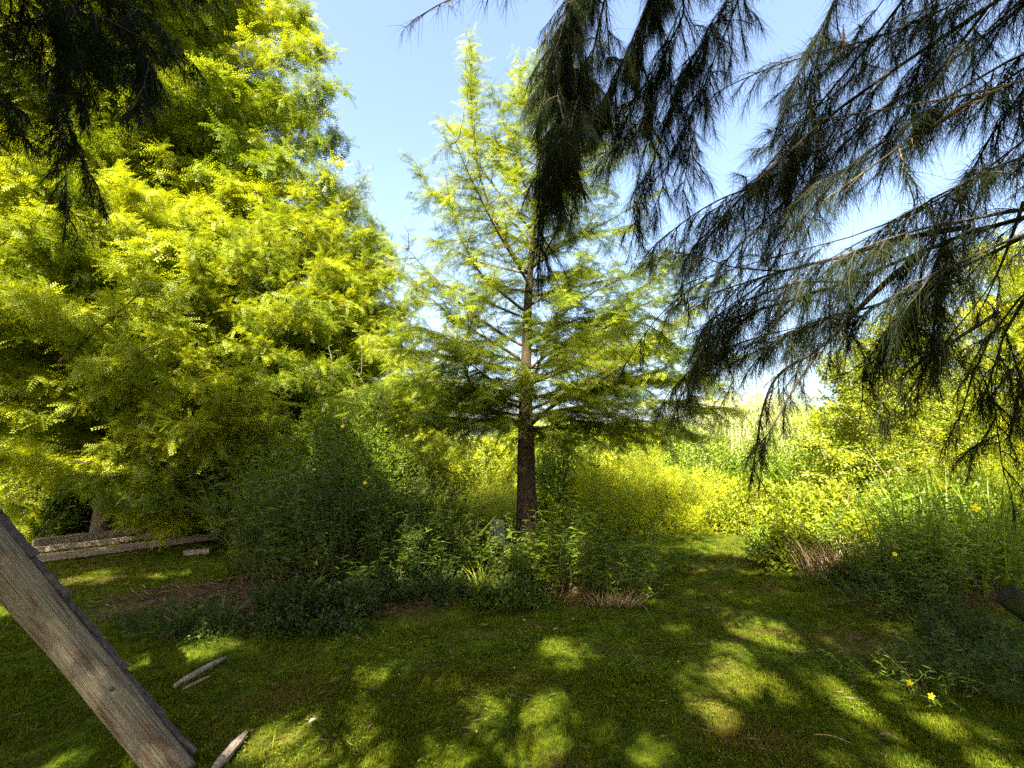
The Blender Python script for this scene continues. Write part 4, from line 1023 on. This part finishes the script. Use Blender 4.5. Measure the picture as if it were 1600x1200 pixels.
dome_shrub('shrub', 'leafy yellow green shrub between the round leaved shrub and the flowers', at(1470, 905) + V(.2, .5, 0), .8, .55, 1.05, 'mid', LEAF, .065, 16000, 312, inner=.4, nst=30, stemmat='dry')
dome_shrub('shrub', 'sunny loose shrub at the right edge behind the yellow flowers', at(1580, 900) + V(.3, .4, 0), .9, .5, 1.25, 'yell', LANCE, .08, 18000, 313, inner=.4, nst=30)
dome_shrub('ground_cover', 'brown and green weeds at the foot of the round leaved shrub', at(1370, 935) + V(.1, .15, 0), .6, .25, .28, 'shrub', LEAF, .04, 5000, 314, cat='plant', nst=30, inner=.2, stemmat='dry')
# ------------------------------------------------------------------ timber beams and logs at the left
def beam(name, label, a, b, w, h, mat, seed, cat='beam', group=None):
    reseed(seed); a = np.array(a, float); b = np.array(b, float); d = norm(b - a); s = norm(np.cross(d, V(0, 0, 1))); u = np.cross(s, d)
    t = thing(name, label, cat, (a + b) / 2 * V(1, 1, 0), group); n = 14; ac = Acc(); rings = []
    prof = [(-.5, .0), (-.46, -.0), (.46, -.0), (.5, .04), (.5, .94), (.45, 1), (-.45, 1), (-.5, .95)]
    for i in range(n):
        p = a + (b - a) * i / (n - 1) + s * rng.standard_normal() * .004
        rings.append([p + s * w * x * (1 + U(-.03, .03)) + u * h * (y + U(-.03, .03)) for x, y in prof])
    v = np.array(rings).reshape(-1, 3); m = len(prof)
    q = [[i * m + j, i * m + (j + 1) % m, (i + 1) * m + (j + 1) % m, (i + 1) * m + j] for i in range(n - 1) for j in range(m)]
    v = np.concatenate([v, [np.mean(v[:m], 0), np.mean(v[-m:], 0)]]); k = n * m
    tt = [[(j + 1) % m, j, k] for j in range(m)] + [[(n - 1) * m + j, (n - 1) * m + (j + 1) % m, k + 1] for j in range(m)]
    ac.add(v, q=q, t=tt); ac.build('timber', M[mat], t); return t
g1, g2 = at(30, 884), at(330, 846)
beam('timber_beam', 'nearest of the long weathered timbers lying on the grass at the left', g1 + V(0, 0, .02), g2 + V(.1, 0, .03), .11, .10, 'beam', 401, group='timbers on the grass')
g1, g2 = at(40, 868), at(335, 832)
beam('timber_beam', 'middle long timber lying just behind the nearest one', g1 + V(0, 0, .02), g2 + V(.2, .0, .03), .09, .08, 'beam', 402, group='timbers on the grass')
g1, g2 = at(50, 858), at(335, 820)
beam('timber_beam', 'rear long grey timber of the pile at the left', g1 + V(0, 0, .02), g2 + V(.2, 0, .03), .13, .13, 'beam', 403, group='timbers on the grass')
reseed(404)
for k, (x, y) in enumerate([(308, 866)]):
    c = at(x, y); beam('wood_block', ['split wood block at the end of the timbers', 'small wood offcut in front of the timber ends'][k], c - V(.16, .05, -.01), c + V(.15, .06, .02), .09, .07, 'beam', 405 + k, cat='wood block')

def leaning_log():
    reseed(411)
    foot = G(268, 1196) + V(0, 0, .0); top = P(-5, 872, 2.35); d = norm(top - foot)
    end = foot + d * 3.0
    base = V(foot[0], foot[1], 0)
    t = thing('log_frame', 'leaning barkless log with old bark strips along its top, lower left corner', 'log', base)
    a = Acc(); p = smooth_path([foot - d * .12, foot + d * .7 + V(0, 0, .012), foot + d * 1.5, end], 40)
    r = np.interp(np.linspace(0, 1, len(p)), [0, .1, .3, .5, 1], [.088, .083, .080, .083, .08])
    p = resample(p, .03); r = np.interp(np.linspace(0, 1, len(p)), [0, .1, .3, .5, 1], [.090, .083, .079, .084, .08])
    fibre_tube('leg', M_LOG, t, p, r, 64, .012, .028, 7, 5)
    m2 = end + V(-.1, .12, -.06); a = Acc(); f2 = V(end[0] * 2 - foot[0] - .1, foot[1] + .1, .0)
    p = smooth_path([f2, (f2 + m2) / 2, m2 + norm(m2 - f2) * .25], 14); fibre_tube('leg', M_LOG, t, resample(p, .04), .085, 40, .012, .028, 7, 6)
    # knots on the visible leg
    side = norm(np.cross(d, V(0, 1, 0))); 
    if side[2] < 0: side = -side
    back = norm(np.cross(side, d)); back = back if back[1] > 0 else -back
    for s, off in ((.52, -.25), (1.3, .5)):
        c = foot + d * s; n = norm(side * .75 - back * (.8 + off)); e = c + n * .078
        k = Acc(); tube(k, [e - n * .012, e + n * .006, e + n * .011], [.014, .012, .006], 12, rough=.1); k.build('knot', M['oldbark'], t, True)
    # strips of old bark lapping along the upper side
    s = -.02
    while s < 2.2:
        L = U(.20, .34); k = Acc(); off = side * .060 + back * .058
        a0 = foot + d * s + off; th = U(.008, .024); w = U(.025, .055)
        n = 9; rings = []
        for i in range(n):
            f = i / (n - 1); lift = .001 + .012 * (1 - f) ** 1.6 + U(-.004, .004)
            c = a0 + d * (L * f) + side * lift + back * U(-.004, .004)
            tk = th * (1.0 if f > .12 else 1.35) * U(.85, 1.1)
            rings.append([c - back * w / 2 - side * .01, c + back * w / 2 - side * .01, c + back * w * .46 + side * tk * .8, c + side * tk, c - back * w * .48 + side * tk * .75])
        v = np.array(rings).reshape(-1, 3); m = 5
        q = [[i * m + j, i * m + (j + 1) % m, (i + 1) * m + (j + 1) % m, (i + 1) * m + j] for i in range(n - 1) for j in range(m)]
        v = np.concatenate([v, [v[:m].mean(0), v[-m:].mean(0)]]); kk = n * m
        tt = [[(j + 1) % m, j, kk] for j in range(m)] + [[(n - 1) * m + j, (n - 1) * m + (j + 1) % m, kk + 1] for j in range(m)]
        k.add(v, q=q, t=tt); k.build('bark_strip', M['oldbark'], t)
        s += L * U(.8, 1.05)
leaning_log()
def stick(name, label, a, b, r, mat, seed, cat='stick'):
    reseed(seed); a, b = np.array(a, float), np.array(b, float); t = thing(name, label, cat, a)
    k = Acc(); p = smooth_path([a, (a + b) / 2 + V(.01, .02, .008), b], 9); tube(k, p, r * np.interp(np.linspace(0, 1, len(p)), [0, .2, .8, 1], [.5, 1, .9, .4]), 8, rough=.12); k.build('wood', M[mat], t)
stick('fallen_branch', 'dark fallen branch on the grass below the sapling', at(272, 1076) + V(0, 0, .02), at(352, 1030) + V(0, 0, .025), .022, 'beam', 421)
stick('fallen_branch', 'thin bark sliver lying beside the dark fallen branch', at(285, 1080) + V(0, 0, .012), at(330, 1058) + V(0, 0, .015), .010, 'beam', 422)
stick('fallen_branch', 'grey split wood piece at the foot of the leaning log', at(330, 1210) + V(0, 0, .025), at(384, 1150) + V(0, 0, .03), .026, 'beam', 423)
stick('twig', 'thin pale twig on the lawn at the right end of the bed', at(1000, 945) + V(0, 0, .03), at(1022, 975) + V(0, 0, .01), .003, 'dry', 424)
stick('twig', 'pale twig lying on the dark grass at the lower right', at(1270, 1150) + V(0, 0, .03), at(1330, 1163) + V(0, 0, .03), .0025, 'dry', 425)
stick('twig', 'pale straw on the sunny patch at the lower right', at(1375, 1148) + V(0, 0, .035), at(1405, 1158) + V(0, 0, .035), .002, 'dry', 426)
def leaf_on_lawn():
    reseed(430)
    L = [(482, 1135, .05, 'largest curled pale leaf on the dark lawn at the lower left', 'palebark'), (865, 996, .05, 'brown curled leaf above the sunny patch in the middle of the lawn', 'dry'),
         (898, 976, .035, 'brown leaf near the bed edge below the trunk', 'dry'), (805, 1058, .025, 'tiny pale leaf on the shaded middle of the lawn', 'palebark'), (745, 1157, .022, 'tiny pale leaf below the round sunny patch', 'palebark'),
         (818, 980, .025, 'small pale leaf in front of the bed mound', 'palebark'), (1005, 988, .03, 'brown leaf on the lawn at the right end of the bed', 'dry'), (640, 1015, .02, 'tiny pale leaf on the dark lawn in front of the bed', 'palebark'), (1060, 1040, .02, 'tiny yellow leaf on the lawn below the lawn dapples', 'petal')]
    for x, y, s, lab, m in L:
        a = Acc(); p = at(x, y) + V(0, 0, .032); d = norm(V(U(-1, 1), U(-1, 1), .15)); v, tt = OVAL
        v = v.copy() * s; v[:, 1] *= 1.3; v[:, 2] += .25 * np.abs(v[:, 1])
        v = v @ frames(d[None])[0]; v2 = v + V(0, 0, -.0015)
        o = obj_from('fallen_leaf', np.concatenate([v, v2]) + p, [np.concatenate([tt, tt[:, ::-1] + len(v)])], M[m], None, np.full(len(v) * 2, .6)); tag(o, lab, 'leaf', 'fallen leaves on the lawn')
leaf_on_lawn()
